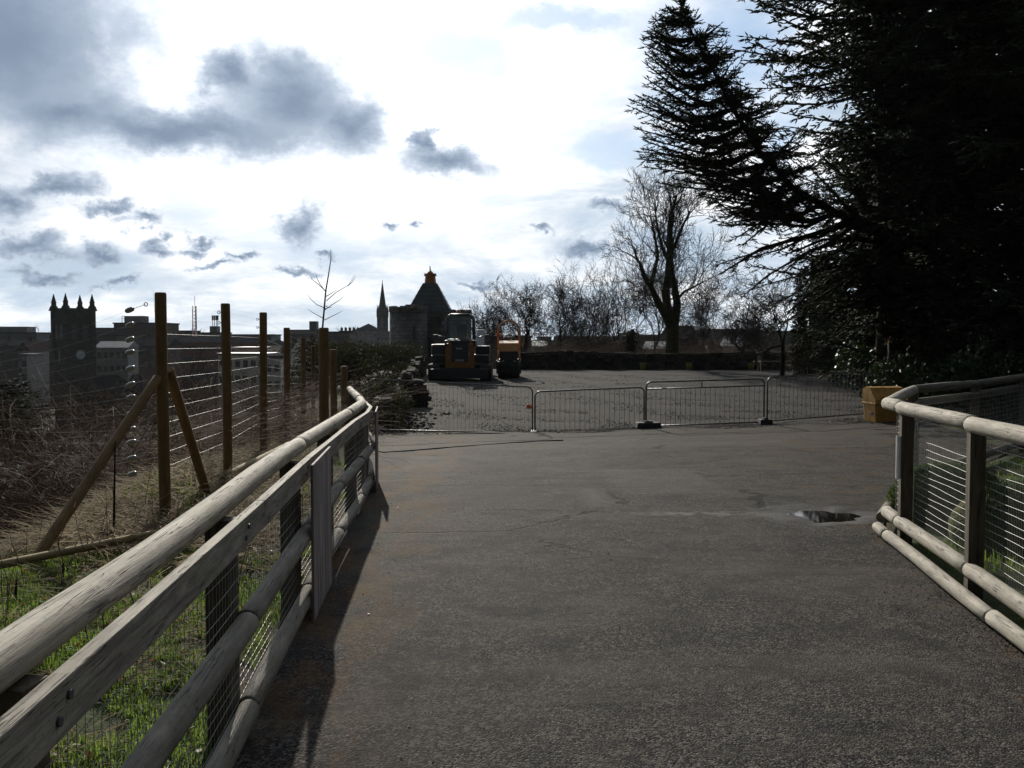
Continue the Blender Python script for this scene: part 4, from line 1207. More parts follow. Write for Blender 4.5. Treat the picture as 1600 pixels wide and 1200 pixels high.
# ------------------------------------------------------------------ church tower with clock and four pinnacles
D = 200.0
cx_, cy_ = at(115, 530, D).x, D
zc = H(cx_, cy_)
C_ = thing('church_tower', 'dark square church tower with four corner pinnacles and a clock face', 'church tower', (cx_, cy_, zc), rotz=math.radians(48.0))
wd = 43 / px_m(D)
z = lambda py: zat(py, D) - zc
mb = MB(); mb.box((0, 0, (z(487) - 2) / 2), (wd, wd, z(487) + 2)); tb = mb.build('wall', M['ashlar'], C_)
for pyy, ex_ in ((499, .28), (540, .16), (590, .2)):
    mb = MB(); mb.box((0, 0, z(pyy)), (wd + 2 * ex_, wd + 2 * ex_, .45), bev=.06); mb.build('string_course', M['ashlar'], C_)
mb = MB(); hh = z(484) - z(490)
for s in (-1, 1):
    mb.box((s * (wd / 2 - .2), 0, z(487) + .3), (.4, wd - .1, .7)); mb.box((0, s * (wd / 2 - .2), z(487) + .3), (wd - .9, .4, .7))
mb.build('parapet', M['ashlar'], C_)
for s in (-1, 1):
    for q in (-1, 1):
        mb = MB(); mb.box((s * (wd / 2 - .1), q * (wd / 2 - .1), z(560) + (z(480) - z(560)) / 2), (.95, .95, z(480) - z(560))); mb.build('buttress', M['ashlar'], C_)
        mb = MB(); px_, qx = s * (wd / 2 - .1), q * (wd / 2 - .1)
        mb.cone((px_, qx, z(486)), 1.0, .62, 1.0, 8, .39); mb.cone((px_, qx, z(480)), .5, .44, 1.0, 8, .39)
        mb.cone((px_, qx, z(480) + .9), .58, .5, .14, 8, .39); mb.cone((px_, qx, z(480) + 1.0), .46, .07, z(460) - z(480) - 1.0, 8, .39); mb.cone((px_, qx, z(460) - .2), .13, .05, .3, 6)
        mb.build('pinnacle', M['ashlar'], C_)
mb = MB(); mb.tube([(.0, -wd / 2 - .22, z(554)), (0, -wd / 2 + .05, z(554))], 1.0, 28); ck = mb.build('clock', M['lead'], C_)
mb = MB(); mb.tube([(.0, -wd / 2 - .26, z(554)), (0, -wd / 2 - .2, z(554))], .88, 28); mb.build('clock_face', M['clock'], ck)
mb = MB()
for i in range(12):
    a = i * math.pi / 6; mb.box((math.sin(a) * .70, -wd / 2 - .28, z(554) + math.cos(a) * .70), (.09, .04, .22), rot=Matrix.Rotation(a, 3, 'Y'))
a = math.radians(100); mb.box((math.sin(a) * .24, -wd / 2 - .29, z(554) + math.cos(a) * .24), (.09, .04, .55), rot=Matrix.Rotation(a, 3, 'Y'))
a = math.radians(215); mb.box((math.sin(a) * .32, -wd / 2 - .29, z(554) + math.cos(a) * .32), (.07, .04, .72), rot=Matrix.Rotation(a, 3, 'Y'))
mb.build('clock_hands', M['lead'], ck)
for rot in (0, -90):
    R_ = Matrix.Rotation(math.radians(rot), 3, 'Z')
    for xx in (-1.05, 1.05):
        mb = MB(); y0 = -wd / 2 - .10
        poly = [(xx - .55, z(530)), (xx + .55, z(530)), (xx + .55, z(512)), (xx + .28, z(508)), (xx, z(506.5)), (xx - .28, z(508)), (xx - .55, z(512))]
        mb.prism(poly, 'y', y0 - .06, y0 + .3); mb.v = [tuple(R_ @ Vector(q)) for q in mb.v]; lo = mb.build('belfry_window', M['lead'], C_)
        for i in range(7):
            mb = MB(); mb.box((xx, y0 - .10, z(529) + i * .33), (1.0, .16, .06)); mb.v = [tuple(R_ @ Vector(q)) for q in mb.v]; mb.build('louvre', M['ashlar'], lo)
mb = MB(); R_ = Matrix.Rotation(math.radians(-90), 3, 'Z'); mb.prism([(-.35, z(566)), (.35, z(566)), (.35, z(549)), (0, z(546)), (-.35, z(549))], 'y', -wd / 2 - .14, -wd / 2 + .2); mb.v = [tuple(R_ @ Vector(q)) for q in mb.v]; mb.build('lancet_window', M['lead'], C_)
mb = MB(); mb.box((wd * 1.6, wd * .6, 3.5), (wd * 2.4, wd * 1.2, 7.0)); nv = mb.build('nave', M['ashlar'], C_)
mb = MB(); mb.prism([(wd * .0 - .3, 7), (wd * 1.2 + .3, 7), (wd * .6, 10.2)], 'x', wd * .45, wd * 2.85); mb.build('nave_roof', M['slate'], nv)

# spire far off
D = 420.0
sx_ = xat(598, D); zs = H(sx_, D)
SP = thing('church_spire', 'slender distant church spire with pinnacled tower left of the gatehouse', 'church spire', (sx_, D, zs))
z = lambda py: zat(py, D) - zs
mb = MB(); mb.box((0, 0, z(492) / 2), (4.2, 4.2, z(492))); mb.build('tower', M['ashlar'], SP)
mb = MB(); mb.cone((0, 0, z(492)), 2.0, .12, z(441) - z(492), 8, .39); mb.tube([(0, 0, z(441) - .3), (0, 0, z(437))], [.15, .08], 5); mb.build('spire', M['ashlar'], SP)
for s in (-1, 1):
    for q in (-1, 1):
        mb = MB(); mb.box((s * 1.9, q * 1.9, z(490)), (.7, .7, 3.0)); mb.cone((s * 1.9, q * 1.9, z(487)), .42, .06, 2.8, 6); mb.build('pinnacle', M['ashlar'], SP)
    mb = MB(); mb.prism([(-.6, z(512)), (.6, z(512)), (.6, z(500)), (0, z(496)), (-.6, z(500))], 'y', s * 2.2 - .05, s * 2.2 + .05); mb.build('belfry_window', M['lead'], SP)
# ------------------------------------------------------------------ the town below
WIN = {}
def win_mesh(w_, h_, mat):
    key = (round(w_, 2), round(h_, 2), mat)
    if key not in WIN:
        b = MB(); b.box((0, 0, 0), (w_, .10, h_)); WIN[key] = b.mesh('pane'); WIN[key].materials.append(M[mat])
    return WIN[key]
def building(label, x0, x1, ytop, d, wall, roof='flat', roofmat='slate', depth=10.0, rot=0.0, rise=2.5, win=None, chim=0, group=None, name='building', wcol=None, frame=None, extra=None, yrows=None):
    """x0, x1, ytop: where the photo shows its wall top; d: how far away"""
    xl, xr = xat(x0, d), xat(x1, d)
    W_ = xr - xl
    xc = (xl + xr) / 2
    g = H(xc, d) - 1.0
    o = thing(name, label, 'building', (xc, d, g), group, rotz=rot)
    hgt = zat(ytop, d) - g
    b = MB(); b.box((0, depth / 2, hgt / 2), (W_, depth, hgt)); wl = b.build('wall', M[wall], o)
    b = MB()
    if roof == 'flat':
        b.box((0, depth / 2, hgt + .2), (W_ + .5, depth + .5, .4))
    elif roof == 'gable':            # ridge parallel to the front
        b.prism([(-.4, hgt), (depth + .4, hgt), (depth / 2, hgt + rise)], 'x', -W_ / 2 - .3, W_ / 2 + .3)
    elif roof == 'gable_front':
        b.prism([(-W_ / 2 - .4, hgt), (W_ / 2 + .4, hgt), (0, hgt + rise)], 'y', -.3, depth + .3)
    elif roof == 'hip':
        e = .4; k = min(W_, depth) / 2
        vs = [(-W_ / 2 - e, -e, hgt), (W_ / 2 + e, -e, hgt), (W_ / 2 + e, depth + e, hgt), (-W_ / 2 - e, depth + e, hgt), (-W_ / 2 + k, depth / 2, hgt + rise), (W_ / 2 - k, depth / 2, hgt + rise)]
        b.add(vs, [(0, 1, 5, 4), (1, 2, 5), (2, 3, 4, 5), (3, 0, 4), (3, 2, 1, 0)])
    rf_ = b.build('roof', M[roofmat], o)
    for i in range(chim):
        b = MB(); cx = -W_ / 2 + W_ * (i + .5) / chim
        b.box((cx, depth / 2, hgt + (rise if roof != 'flat' else 0) + .4), (1.0, .8, 1.8)); b.cone((cx - .2, depth / 2, hgt + (rise if roof != 'flat' else 0) + 1.3), .14, .11, .4, 6); b.build('chimney', M['brown_brick'], rf_)
    if win:
        nx_, ny_, ww, wh, sp_ = win
        for r in range(ny_):
            zz = hgt - 1.6 - r * sp_
            if zz < 1: break
            for i in range(nx_):
                xx = -W_ / 2 + W_ * (i + .5) / nx_
                if frame:
                    f = bpy.data.objects.new('window', win_mesh(ww + .3, wh + .3, frame)); COL.objects.link(f); f.parent = o; f.location = (xx, -.03, zz)
                    p = bpy.data.objects.new('pane', win_mesh(ww, wh, 'glass')); COL.objects.link(p); p.parent = f; p.location = (0, -.03, 0)
                else:
                    f = bpy.data.objects.new('window', win_mesh(ww, wh, 'glass')); COL.objects.link(f); f.parent = o; f.location = (xx, -.03, zz)
    if extra: extra(o, W_, depth, hgt)
    return o
def rail_top(o, W_, D_, h):
    b = MB()
    for i in range(9):
        xx = -W_ * .35 + W_ * .5 * i / 8; b.box((xx, 1, h + 1.4), (.12, .12, 2.0))
    b.box((-W_ * .10, 1, h + 2.3), (W_ * .5, .12, .15)); b.box((-W_ * .10, 1, h + 1.6), (W_ * .5, .1, .1)); b.build('roof_railing', M['steel'], o)
    b = MB(); b.box((-W_ * .12, 4, h + 1.3), (W_ * .42, 4, 2.2)); b.build('plant_room', M['concrete'], o)
def plant_top(o, W_, D_, h):
    b = MB(); b.box((W_ * .25, 4, h + 1.2), (W_ * .22, 4, 2.4)); b.build('plant_room', M['dark_concrete'], o)
    b = MB()
    for i, f in enumerate((.18, .24, .30, .34)):
        b.box((W_ * f, 4, h + 4), (.18, .18, 3.6)); b.box((W_ * f, 4, h + 5.2), (.5, .3, 1.6))
    b.build('aerials', M['lead'], o)
def lift_top(o, W_, D_, h):
    b = MB(); b.box((W_ * .3, 4, h + 1.6), (W_ * .22, 4, 3.2)); b.build('plant_room', M['dark_concrete'], o)
building('dark flat-topped office block with taller stair block at the far left of the skyline', -60, 58, 521, 320, 'dark_concrete', depth=14, win=(12, 4, 2.0, 1.3, 3.2),
         extra=lambda o, W_, D_, h: MB().box((W_ * .12, 5, h + 1.1), (W_ * .42, 6, 2.2)).build('stair_block', M['concrete'], o))
building('long low dark terrace below the left office block, just left of the clock tower', -50, 84, 540, 262, 'brown_brick', 'gable', 'slate', rise=1.4, win=(14, 2, 1.1, 1.3, 3.0), chim=4)
building('grey house with one pale gable wall in the shade left of the clock tower', 28, 44, 548, 225, 'concrete', 'gable_front', 'tile', rise=2.0, win=(2, 2, .9, 1.2, 2.8))
building('pale narrow rendered house below the grey gable left of the clock tower', 33, 41, 556, 200, 'concrete', 'flat', 'lead', depth=6, win=(1, 2, .9, 1.2, 2.8))
building('red-brown flat-topped block with roof railings between the clock tower and first tall post', 178, 252, 506, 300, 'brown_brick', depth=16, win=(10, 3, 1.2, 1.2, 3.4), extra=rail_top)
building('small grey flat-roofed block just right of the clock tower parapet', 146, 181, 514, 310, 'dark_concrete', depth=9, win=(5, 2, 1.3, 1.2, 3.2))
building('low brown brick range at the right foot of the clock tower', 138, 182, 525, 275, 'brown_brick', depth=9, win=(6, 2, 1.2, 1.2, 3.2))
building('pale walled house with a bright sheet roof glinting right of the clock tower', 150, 199, 543, 210, 'concrete', 'gable', 'sheet_roof', rise=1.3, depth=6, win=(5, 2, .9, 1.2, 2.8))
building('brick range with shuttered windows below the red-brown block', 198, 262, 540, 240, 'brown_brick', 'gable', 'slate', rise=1.8, win=(7, 2, 1.0, 1.2, 2.9), chim=2)
building('dark block crowned by aerials between the first and second tall posts', 293, 343, 521, 330, 'dark_concrete', depth=14, win=(8, 3, 1.3, 1.2, 3.2), extra=plant_top)
building('dull brown block just right of the first tall post', 262, 296, 518, 345, 'brown_brick', depth=12, win=(5, 3, 1.2, 1.2, 3.2))
building('long brick hall with dark roof behind the first two tall posts', 262, 346, 535, 270, 'brick', 'gable', 'slate', rise=1.6, win=(11, 2, 1.1, 1.3, 3.0))
building('long low grey block spanning the second and third tall posts on the skyline', 345, 424, 524, 340, 'dark_concrete', depth=14, win=(14, 2, 1.4, 1.2, 3.1))
building('pinkish brick house with pale window band between second and third tall posts', 362, 402, 536, 255, 'brick', 'gable', 'slate', rise=1.5, depth=8, win=(5, 2, 1.3, 1.2, 2.8), frame='white_paint')
building('tan walled house with gutter line right of the second tall post', 366, 408, 545, 215, 'cream', 'flat', 'lead', depth=8, win=(4, 1, 1.4, 1.2, 2.8), frame='white_paint')
building('large pale rendered building behind the second and third tall posts', 340, 414, 555, 190, 'render', 'flat', 'lead', depth=10, win=(6, 2, .9, 1.3, 3.0))
building('white rendered gable house right of the third tall post', 414, 438, 560, 165, 'render', 'flat', 'slate', depth=7, rise=1.6, win=(2, 2, .8, 1.1, 2.7))
building('small house with grey roof and white dormers right of the third tall post', 416, 442, 540, 235, 'render', 'hip', 'slate', depth=8, rise=1.5, win=(3, 2, .9, 1.1, 2.7))
building('red brick house row with white sash windows right of the fourth tall post', 440, 496, 546, 185, 'brick', 'gable', 'slate', depth=8, rise=1.3, win=(5, 2, .8, 1.2, 3.0), frame='white_paint', chim=2,
         extra=lambda o, W_, D_, h: MB().prism([(-1.6, h - 3.2), (1.2, h - 3.2), (1.2, h - .3), (-.2, h + 1.6), (-1.6, h - .3)], 'y', -.25, .1).build('white_gable', M['white_paint'], o))
building('blue-grey office block with square lift tower behind the fifth tall post', 447, 497, 517, 330, 'concrete', depth=12, win=(8, 3, 1.3, 1.2, 3.2), extra=lift_top)
building('brown brick block right of the widest tall post', 497, 546, 520, 290, 'brown_brick', depth=12, win=(7, 3, 1.2, 1.3, 3.2), chim=0)
building('distant hip-roofed villa left of the spire', 553, 592, 517, 400, 'concrete', 'hip', 'slate', depth=12, rise=3.0, win=(5, 2, 1.2, 1.3, 3.2))
building('far grey terrace with a line of chimneys between brown block and villa', 528, 560, 521, 420, 'dark_concrete', 'gable', 'slate', depth=9, rise=1.2, win=(6, 2, 1.0, 1.2, 3.0), chim=5)
building('pale house with red ridge at the foot of the spire', 588, 612, 523, 380, 'concrete', 'gable', 'tile', depth=8, rise=1.4, win=(4, 2, 1.0, 1.2, 2.8))
# right of the gatehouse, seen through the bare trees
building('dark house beside a white gable right of the pollard tree', 1058, 1092, 529, 120, 'brown_brick', 'gable', 'slate', depth=8, rise=1.6, win=(3, 2, .9, 1.1, 2.7), rot=.1)
building('white-gabled end house just right of the dark house beyond the far wall', 1090, 1101, 527, 124, 'render', 'gable_front', 'slate', depth=8, rise=.9, win=(1, 2, .7, 1.0, 2.6))
building('long dark roofed range beyond the far wall under the conifer', 1108, 1190, 530, 150, 'dark_concrete', 'gable', 'slate', depth=10, rise=1.6, win=(8, 2, 1.0, 1.2, 2.8))
building('small shed with orange-brown front below the long dark range', 1124, 1152, 540, 105, 'brick', 'gable', 'tile', depth=6, rise=.7, win=(3, 1, .8, .9, 2.6), name='shed')
building('shed with steep pale roof beside the orange-brown shed', 1146, 1162, 541, 100, 'concrete', 'gable', 'sheet_roof', depth=5, rise=1.1, win=(2, 1, .7, .8, 2.6), name='shed')
building('pale flat roof seen just left of the pollard trunk', 1018, 1044, 545, 95, 'cream', 'gable', 'sheet_roof', depth=4, rise=.7, win=(3, 1, .8, .9, 2.6))
building('little house with pale sheet roof between the first two bare trees', 836, 852, 541, 110, 'concrete', 'gable', 'sheet_roof', depth=5, rise=.6, win=(2, 1, .7, .9, 2.6))
building('dark terrace seen through the bare trees right of the roller', 870, 990, 536, 170, 'brown_brick', 'gable', 'slate', depth=9, rise=1.2, win=(12, 2, 1.0, 1.2, 2.8))
building('grey warehouse beyond the bare trees right of the gatehouse', 740, 830, 527, 210, 'dark_concrete', 'flat', 'lead', depth=12, win=(9, 2, 1.2, 1.0, 3.2))
building('far brown block behind the bare trees left of the pollard', 985, 1062, 526, 200, 'brown_brick', 'flat', 'lead', depth=12, win=(8, 2, 1.2, 1.2, 3.2))
building('distant dark slab under the conifer branches', 1180, 1300, 520, 190, 'dark_concrete', 'flat', 'lead', depth=12, win=(10, 2, 1.2, 1.2, 3.2))
# a scatter of further roofs that only reads as town
rd = random.Random(31)
for i in range(46):
    px = rd.uniform(-80, 1300); d = rd.uniform(430, 900)
    if 600 < px < 740: continue
    wpx = rd.uniform(14, 34); top = rd.uniform(525, 533)
    building('small dark roof lost in the far skyline of the town', px, px + wpx, top, d, rd.choice(['brown_brick', 'dark_concrete', 'concrete', 'brick']), rd.choice(['flat', 'gable', 'hip']), rd.choice(['slate', 'tile', 'lead']), depth=12, rise=3, group='far town roofs', rot=rd.uniform(-.3, .3))
def house_small(label, x0, x1, ytop, d, **k):
    return building(label, x0, x1, ytop, d, **k)
rd = random.Random(77)
for i, (px, d) in enumerate([(285, 230), (325, 215), (470, 240), (520, 230), (390, 300), (560, 260)]):
    top = 530 + 1570 * (10.5 + rd.uniform(-1, 2)) / d * .8
    building(['low house hidden below the first pair of tall posts', 'low house in the dip left of the second tall post', 'low house beneath the red brick row', 'low house below the brown block by the widest post', 'low house behind the third tall post', 'low house under the distant hip-roofed villa'][i], px, px + 9.0 * F / d, top, d, rd.choice(['brown_brick', 'brick', 'concrete']), 'gable', rd.choice(['slate', 'tile']), depth=7, rise=2.4, win=(4, 2, .9, 1.2, 2.8), chim=1, rot=rd.uniform(-.4, .4), group='low houses in the near town', name='house')
# mast
x, y = xat(305, 300), 300.0
g = H(x, y)
o = thing('lattice_mast', 'tall red and white lattice mast between the first two tall posts', 'mast', (x, y, g))
zt = zat(478, 300) - g
for s, q in ((-.55, -.4), (.55, -.4), (0, .55)):
    mb = MB(); n = 8
    for i in range(n):
        mb = MB(); mb.tube([(s, q, zt * i / n), (s, q, zt * (i + 1) / n)], .13, 5); mb.build('leg', M['mast_red' if i % 2 == 0 else 'white_paint'], o)
mb = MB()
for i in range(26):
    z0_, z1_ = zt * i / 26, zt * (i + 1) / 26
    mb.tube([(-.55, -.4, z0_), (.55, -.4, z1_)], .05, 4); mb.tube([(.55, -.4, z0_), (0, .55, z1_)], .05, 4); mb.tube([(0, .55, z0_), (-.55, -.4, z1_)], .05, 4)
mb.build('bracing', M['mast_red'], o)
mb = MB(); mb.tube([(0, 0, zt), (0, 0, zt + 3)], .06, 5); mb.build('tip_aerial', M['lead'], o)
# pale shed roof low at the left edge
x, y = xat(-42, 30), 30.0
g = H(x, y)
zt = zat(786, 30) - g
o = thing('shed', 'grey sheet-roofed shed down the slope at the left edge', 'shed', (x, y, g), rotz=.25)
mb = MB(); mb.box((-1.6, 1.5, zt / 2 - .4), (4.4, 3.0, zt + .8)); mb.build('wall', M['concrete'], o)
mb = MB(); mb.prism([(-.25, zt - .02), (3.25, zt + .75), (3.25, zt + .85), (-.25, zt + .08)], 'x', -4.1, .8); mb.build('roof', M['sheet_roof'], o)
for i in range(5):
    mb = MB(); mb.box((-3.6 + i * .95, -.02, zt / 2), (.9, .05, zt)); mb.build('wall_board', M['concrete'], o)
# wet street shining between the houses
def road(px0, px1, y0, y1):
    rows = []
    for y in np.linspace(y0, y1, 40):
        k = (y - y0) / (y1 - y0)
        xl, xr = xat(px0[0] + (px0[1] - px0[0]) * k, y), xat(px1[0] + (px1[1] - px1[0]) * k, y)
        rows.append([(xl + (xr - xl) * f, y, H(xl + (xr - xl) * f, y) + .5) for f in np.linspace(0, 1, 4)])
    V = np.array(rows); ii = np.arange(V.shape[0] * 4).reshape(-1, 4)
    q = np.stack([ii[:-1, :-1], ii[:-1, 1:], ii[1:, 1:], ii[1:, :-1]], -1).reshape(-1, 4)
    tag(bulk('street', V.reshape(-1, 3), q, M['wet_road']), kind='structure')
road((150, 172), (206, 204), 175, 420)
# ------------------------------------------------------------------ vegetation
def tri_tubes(segs, n=3):
    """segs: array of (p0, p1, r0, r1) -> verts, quads of open n-sided tubes"""
    P0 = np.array([s[0] for s in segs], float); P1 = np.array([s[1] for s in segs], float)
    R0 = np.array([s[2] for s in segs], float); R1 = np.array([s[3] for s in segs], float)
    d = P1 - P0; d /= np.maximum(np.linalg.norm(d, axis=1, keepdims=True), 1e-9)
    a = np.where(np.abs(d[:, 2:3]) < .9, np.array([[0, 0, 1.]]), np.array([[1., 0, 0]]))
    u = np.cross(d, a); u /= np.linalg.norm(u, axis=1, keepdims=True); v = np.cross(d, u)
    N = len(segs); V = np.zeros((N, 2, n, 3))
    for k in range(n):
        c, s = math.cos(2 * math.pi * k / n), math.sin(2 * math.pi * k / n)
        V[:, 0, k] = P0 + (u * c + v * s) * R0[:, None]; V[:, 1, k] = P1 + (u * c + v * s) * R1[:, None]
    base = (np.arange(N) * 2 * n)[:, None]
    Fq = np.concatenate([base + np.array([[k, (k + 1) % n, n + (k + 1) % n, n + k]]) for k in range(n)], 0)
    return V.reshape(-1, 3), Fq
def spindles(P, Dr, L, R, jit=None):
    """needle-clad twiglets: thin three-sided spindles"""
    P = np.asarray(P, float); Dr = np.asarray(Dr, float); L = np.asarray(L, float)[:, None]; R = np.asarray(R, float)[:, None]
    Dr = Dr / np.maximum(np.linalg.norm(Dr, axis=1, keepdims=True), 1e-9)
    a = np.where(np.abs(Dr[:, 2:3]) < .9, np.array([[0, 0, 1.]]), np.array([[1., 0, 0]]))
    u = np.cross(Dr, a); u /= np.linalg.norm(u, axis=1, keepdims=True); v = np.cross(Dr, u)
    N = len(P); ph = RNG.random((N, 1)) * 6.28
    V = np.zeros((N, 5, 3)); V[:, 0] = P; V[:, 4] = P + Dr * L
    for k in range(3):
        c, s = np.cos(ph + 2 * math.pi * k / 3), np.sin(ph + 2 * math.pi * k / 3)
        V[:, 1 + k] = P + Dr * L * (.30 + .12 * k) + (u * c + v * s) * R
    b = (np.arange(N) * 5)[:, None]
    T = np.concatenate([b + np.array([[0, 1 + (k + 1) % 3, 1 + k]]) for k in range(3)] + [b + np.array([[4, 1 + k, 1 + (k + 1) % 3]]) for k in range(3)], 0)
    return V.reshape(-1, 3), T
def leaves(P, Nn, size, aspect=.55):
    """small pointed leaves (two triangles) with random facing"""
    N = len(P); P = np.asarray(P, float)
    d = RNG.normal(size=(N, 3)); d /= np.linalg.norm(d, axis=1, keepdims=True)
    e = np.cross(d, RNG.normal(size=(N, 3))); e /= np.linalg.norm(e, axis=1, keepdims=True)
    s = (size * RNG.uniform(.6, 1.3, N))[:, None]
    V = np.stack([P - d * s * .5, P + e * s * aspect * .5, P + d * s * .5, P - e * s * aspect * .5], 1)
    Fq = (np.arange(N) * 4)[:, None] + np.array([[0, 1, 2, 3]])
    return V.reshape(-1, 3), Fq

def vrand(rd, s=1.0): return Vector((rd.gauss(0, s), rd.gauss(0, s), rd.gauss(0, s)))
def bare_tree(label, base, height, seed, r0, name='bare_tree', spread=.55, up=.25, levels=6, group=None, bark='bark', fork=.28, stems=None, lean=(0, 0, 0), density=1.0, twigr=.0095, limbs=None, cat='tree'):
    rd = random.Random(seed)
    base = Vector(base)
    o = thing(name, label, cat, base, group)
    big = []; small = []
    def grow(p, d, L, r, lv):
        nseg = 4 if lv < 3 else 3
        for i in range(nseg):
            d = (d + vrand(rd, .13 + .03 * lv) + Vector((0, 0, up * .22))).normalized()
            q = p + d * (L / nseg); r1 = max(twigr * .7, r * (1 - .32 / nseg * (1.2 if lv > 2 else 1)))
            (big if r > .045 else small).append((tuple(p), tuple(q), r, r1))
            p, r = q, r1
            if lv >= 1 and lv < levels and i < nseg - 1 and rd.random() < .84 * density:
                sd = (d + vrand(rd, spread)).normalized()
                grow(p, sd, L * rd.uniform(.45, .72), max(twigr, r * rd.uniform(.38, .55)), lv + 1 + (rd.random() < .4))
        if lv < levels:
            for k in range(2 if rd.random() < .65 else 3):
                sd = (d + vrand(rd, spread * .75)).normalized()
                grow(p, sd, L * rd.uniform(.62, .82), max(twigr, r * rd.uniform(.55, .75)), lv + 1)
    H_ = height
    if limbs:
        for pts, ra, rb, cont in limbs:
            pts = [Vector(q) for q in pts]
            for i in range(len(pts) - 1):
                f0, f1 = i / (len(pts) - 1), (i + 1) / (len(pts) - 1)
                big.append((tuple(pts[i]), tuple(pts[i + 1]), ra + (rb - ra) * f0, ra + (rb - ra) * f1))
                if i >= 1:
                    for k in range(4):
                        dd = (pts[i + 1] - pts[i]).normalized()
                        grow(pts[i] + (pts[i + 1] - pts[i]) * rd.random(), (dd * .6 + vrand(rd, .55) + Vector((0, 0, .25))).normalized(), H_ * rd.uniform(.09, .17), .03, max(3, levels - 3))
            dd = (pts[-1] - pts[-2]).normalized()
            for k in range(cont):
                grow(pts[-1], (dd + vrand(rd, .38)).normalized(), H_ * rd.uniform(.10, .17), rb * rd.uniform(.4, .6), max(2, levels - 3))
    elif stems:
        for k in range(stems):
            d = (Vector((0, 0, 1)) + vrand(rd, .16)).normalized(); d.z = abs(d.z)
            grow(Vector((rd.uniform(-.5, .5), rd.uniform(-.4, .4), -.3)), d, H_ * rd.uniform(.28, .4), r0 * rd.uniform(.6, 1), 1)
    else:
        grow(Vector((0, 0, -.3)), (Vector((0, 0, 1)) + Vector(lean)).normalized(), H_ * fork, r0, 0)
    if not limbs:
        zm = max(s_[1][2] for s_ in big + small); kk = height / zm
        big = [(tuple(np.array(a) * kk), tuple(np.array(b_) * kk), r_, s_) for a, b_, r_, s_ in big]
        small = [(tuple(np.array(a) * kk), tuple(np.array(b_) * kk), r_, s_) for a, b_, r_, s_ in small]
    if big:
        V, Q = tri_tubes(big, 7); bulk('trunk', V, Q, M[bark], o, True)
    if small:
        V, Q = tri_tubes(small, 3); bulk('crown', V, Q, M['twig'], o)
    return o
def on(px, d, dz=0.0):
    x = xat(px, d); return (x, d, H(x, d) + dz)
def tall(px, ytop, d):
    return zat(ytop, d) - H(xat(px, d), d)
TG = 'bare trees beyond the far wall'
bare_tree('bare tree with low forking limbs right behind the orange roller hoop', on(806, 60), tall(806, 425, 60) * 1.0, 3, .15, spread=.5, fork=.26, group=TG)
bare_tree('bare tree with one clear stem midway between roller and multi-stemmed trees', on(865, 62), tall(865, 425, 62) * 1.0, 8, .16, spread=.5, fork=.30, group=TG)
bare_tree('slim bare tree just left of the tight cluster of upright stems', on(912, 66), tall(912, 405, 66) * 1.0, 14, .12, spread=.42, fork=.3, group=TG)
bare_tree('cluster of slender upright bare stems left of the ivy stump', on(948, 64), tall(948, 385, 64) * 1.0, 25, .10, name='multi_stem_tree', spread=.36, up=.5, stems=5, group=TG, levels=5)
bare_tree('bare twiggy tree rising behind the ivy stump', on(992, 70), tall(992, 380, 70), 35, .14, spread=.45, fork=.26, group=TG)
bare_tree('small wispy bare tree between gatehouse and roller', on(752, 70), tall(752, 452, 70) * 1.0, 41, .10, spread=.45, fork=.25, group=TG, levels=5)
bare_tree('bare tree half hidden under the hanging conifer boughs', on(1178, 64), tall(1178, 410, 64) * 1.0, 52, .14, spread=.5, fork=.24, group=TG)
bare_tree('bare spreading tree low between pollard and conifer', on(1118, 70), tall(1118, 440, 70) * 1.0, 57, .11, spread=.5, fork=.24, group=TG)
bare_tree('bare tree between the roller and the clear-stemmed tree', on(838, 68), tall(838, 440, 68), 63, .12, spread=.5, fork=.25, group=TG)
bare_tree('bare tree close left of the pollard trunk', on(1018, 62), tall(1018, 395, 62), 66, .12, spread=.45, fork=.25, group=TG)
bare_tree('bare tree close right of the pollard trunk', on(1085, 64), tall(1085, 415, 64), 69, .12, spread=.5, fork=.22, group=TG)
bare_tree('second slim bare tree right of the clear-stemmed tree', on(890, 72), tall(890, 425, 72), 72, .12, spread=.45, fork=.25, group=TG)
bare_tree('bare tree behind the excavator cab', on(775, 66), tall(775, 440, 66), 75, .12, spread=.5, fork=.25, group=TG)
bare_tree('dense twiggy bare tree in front of the ruined wall', on(1222, 45), tall(1222, 405, 45), 84, .12, spread=.6, fork=.2, group=TG)
bare_tree('low twiggy bare tree left of the ruined wall', on(1165, 56), tall(1165, 450, 56), 87, .10, spread=.6, fork=.2, group=TG)
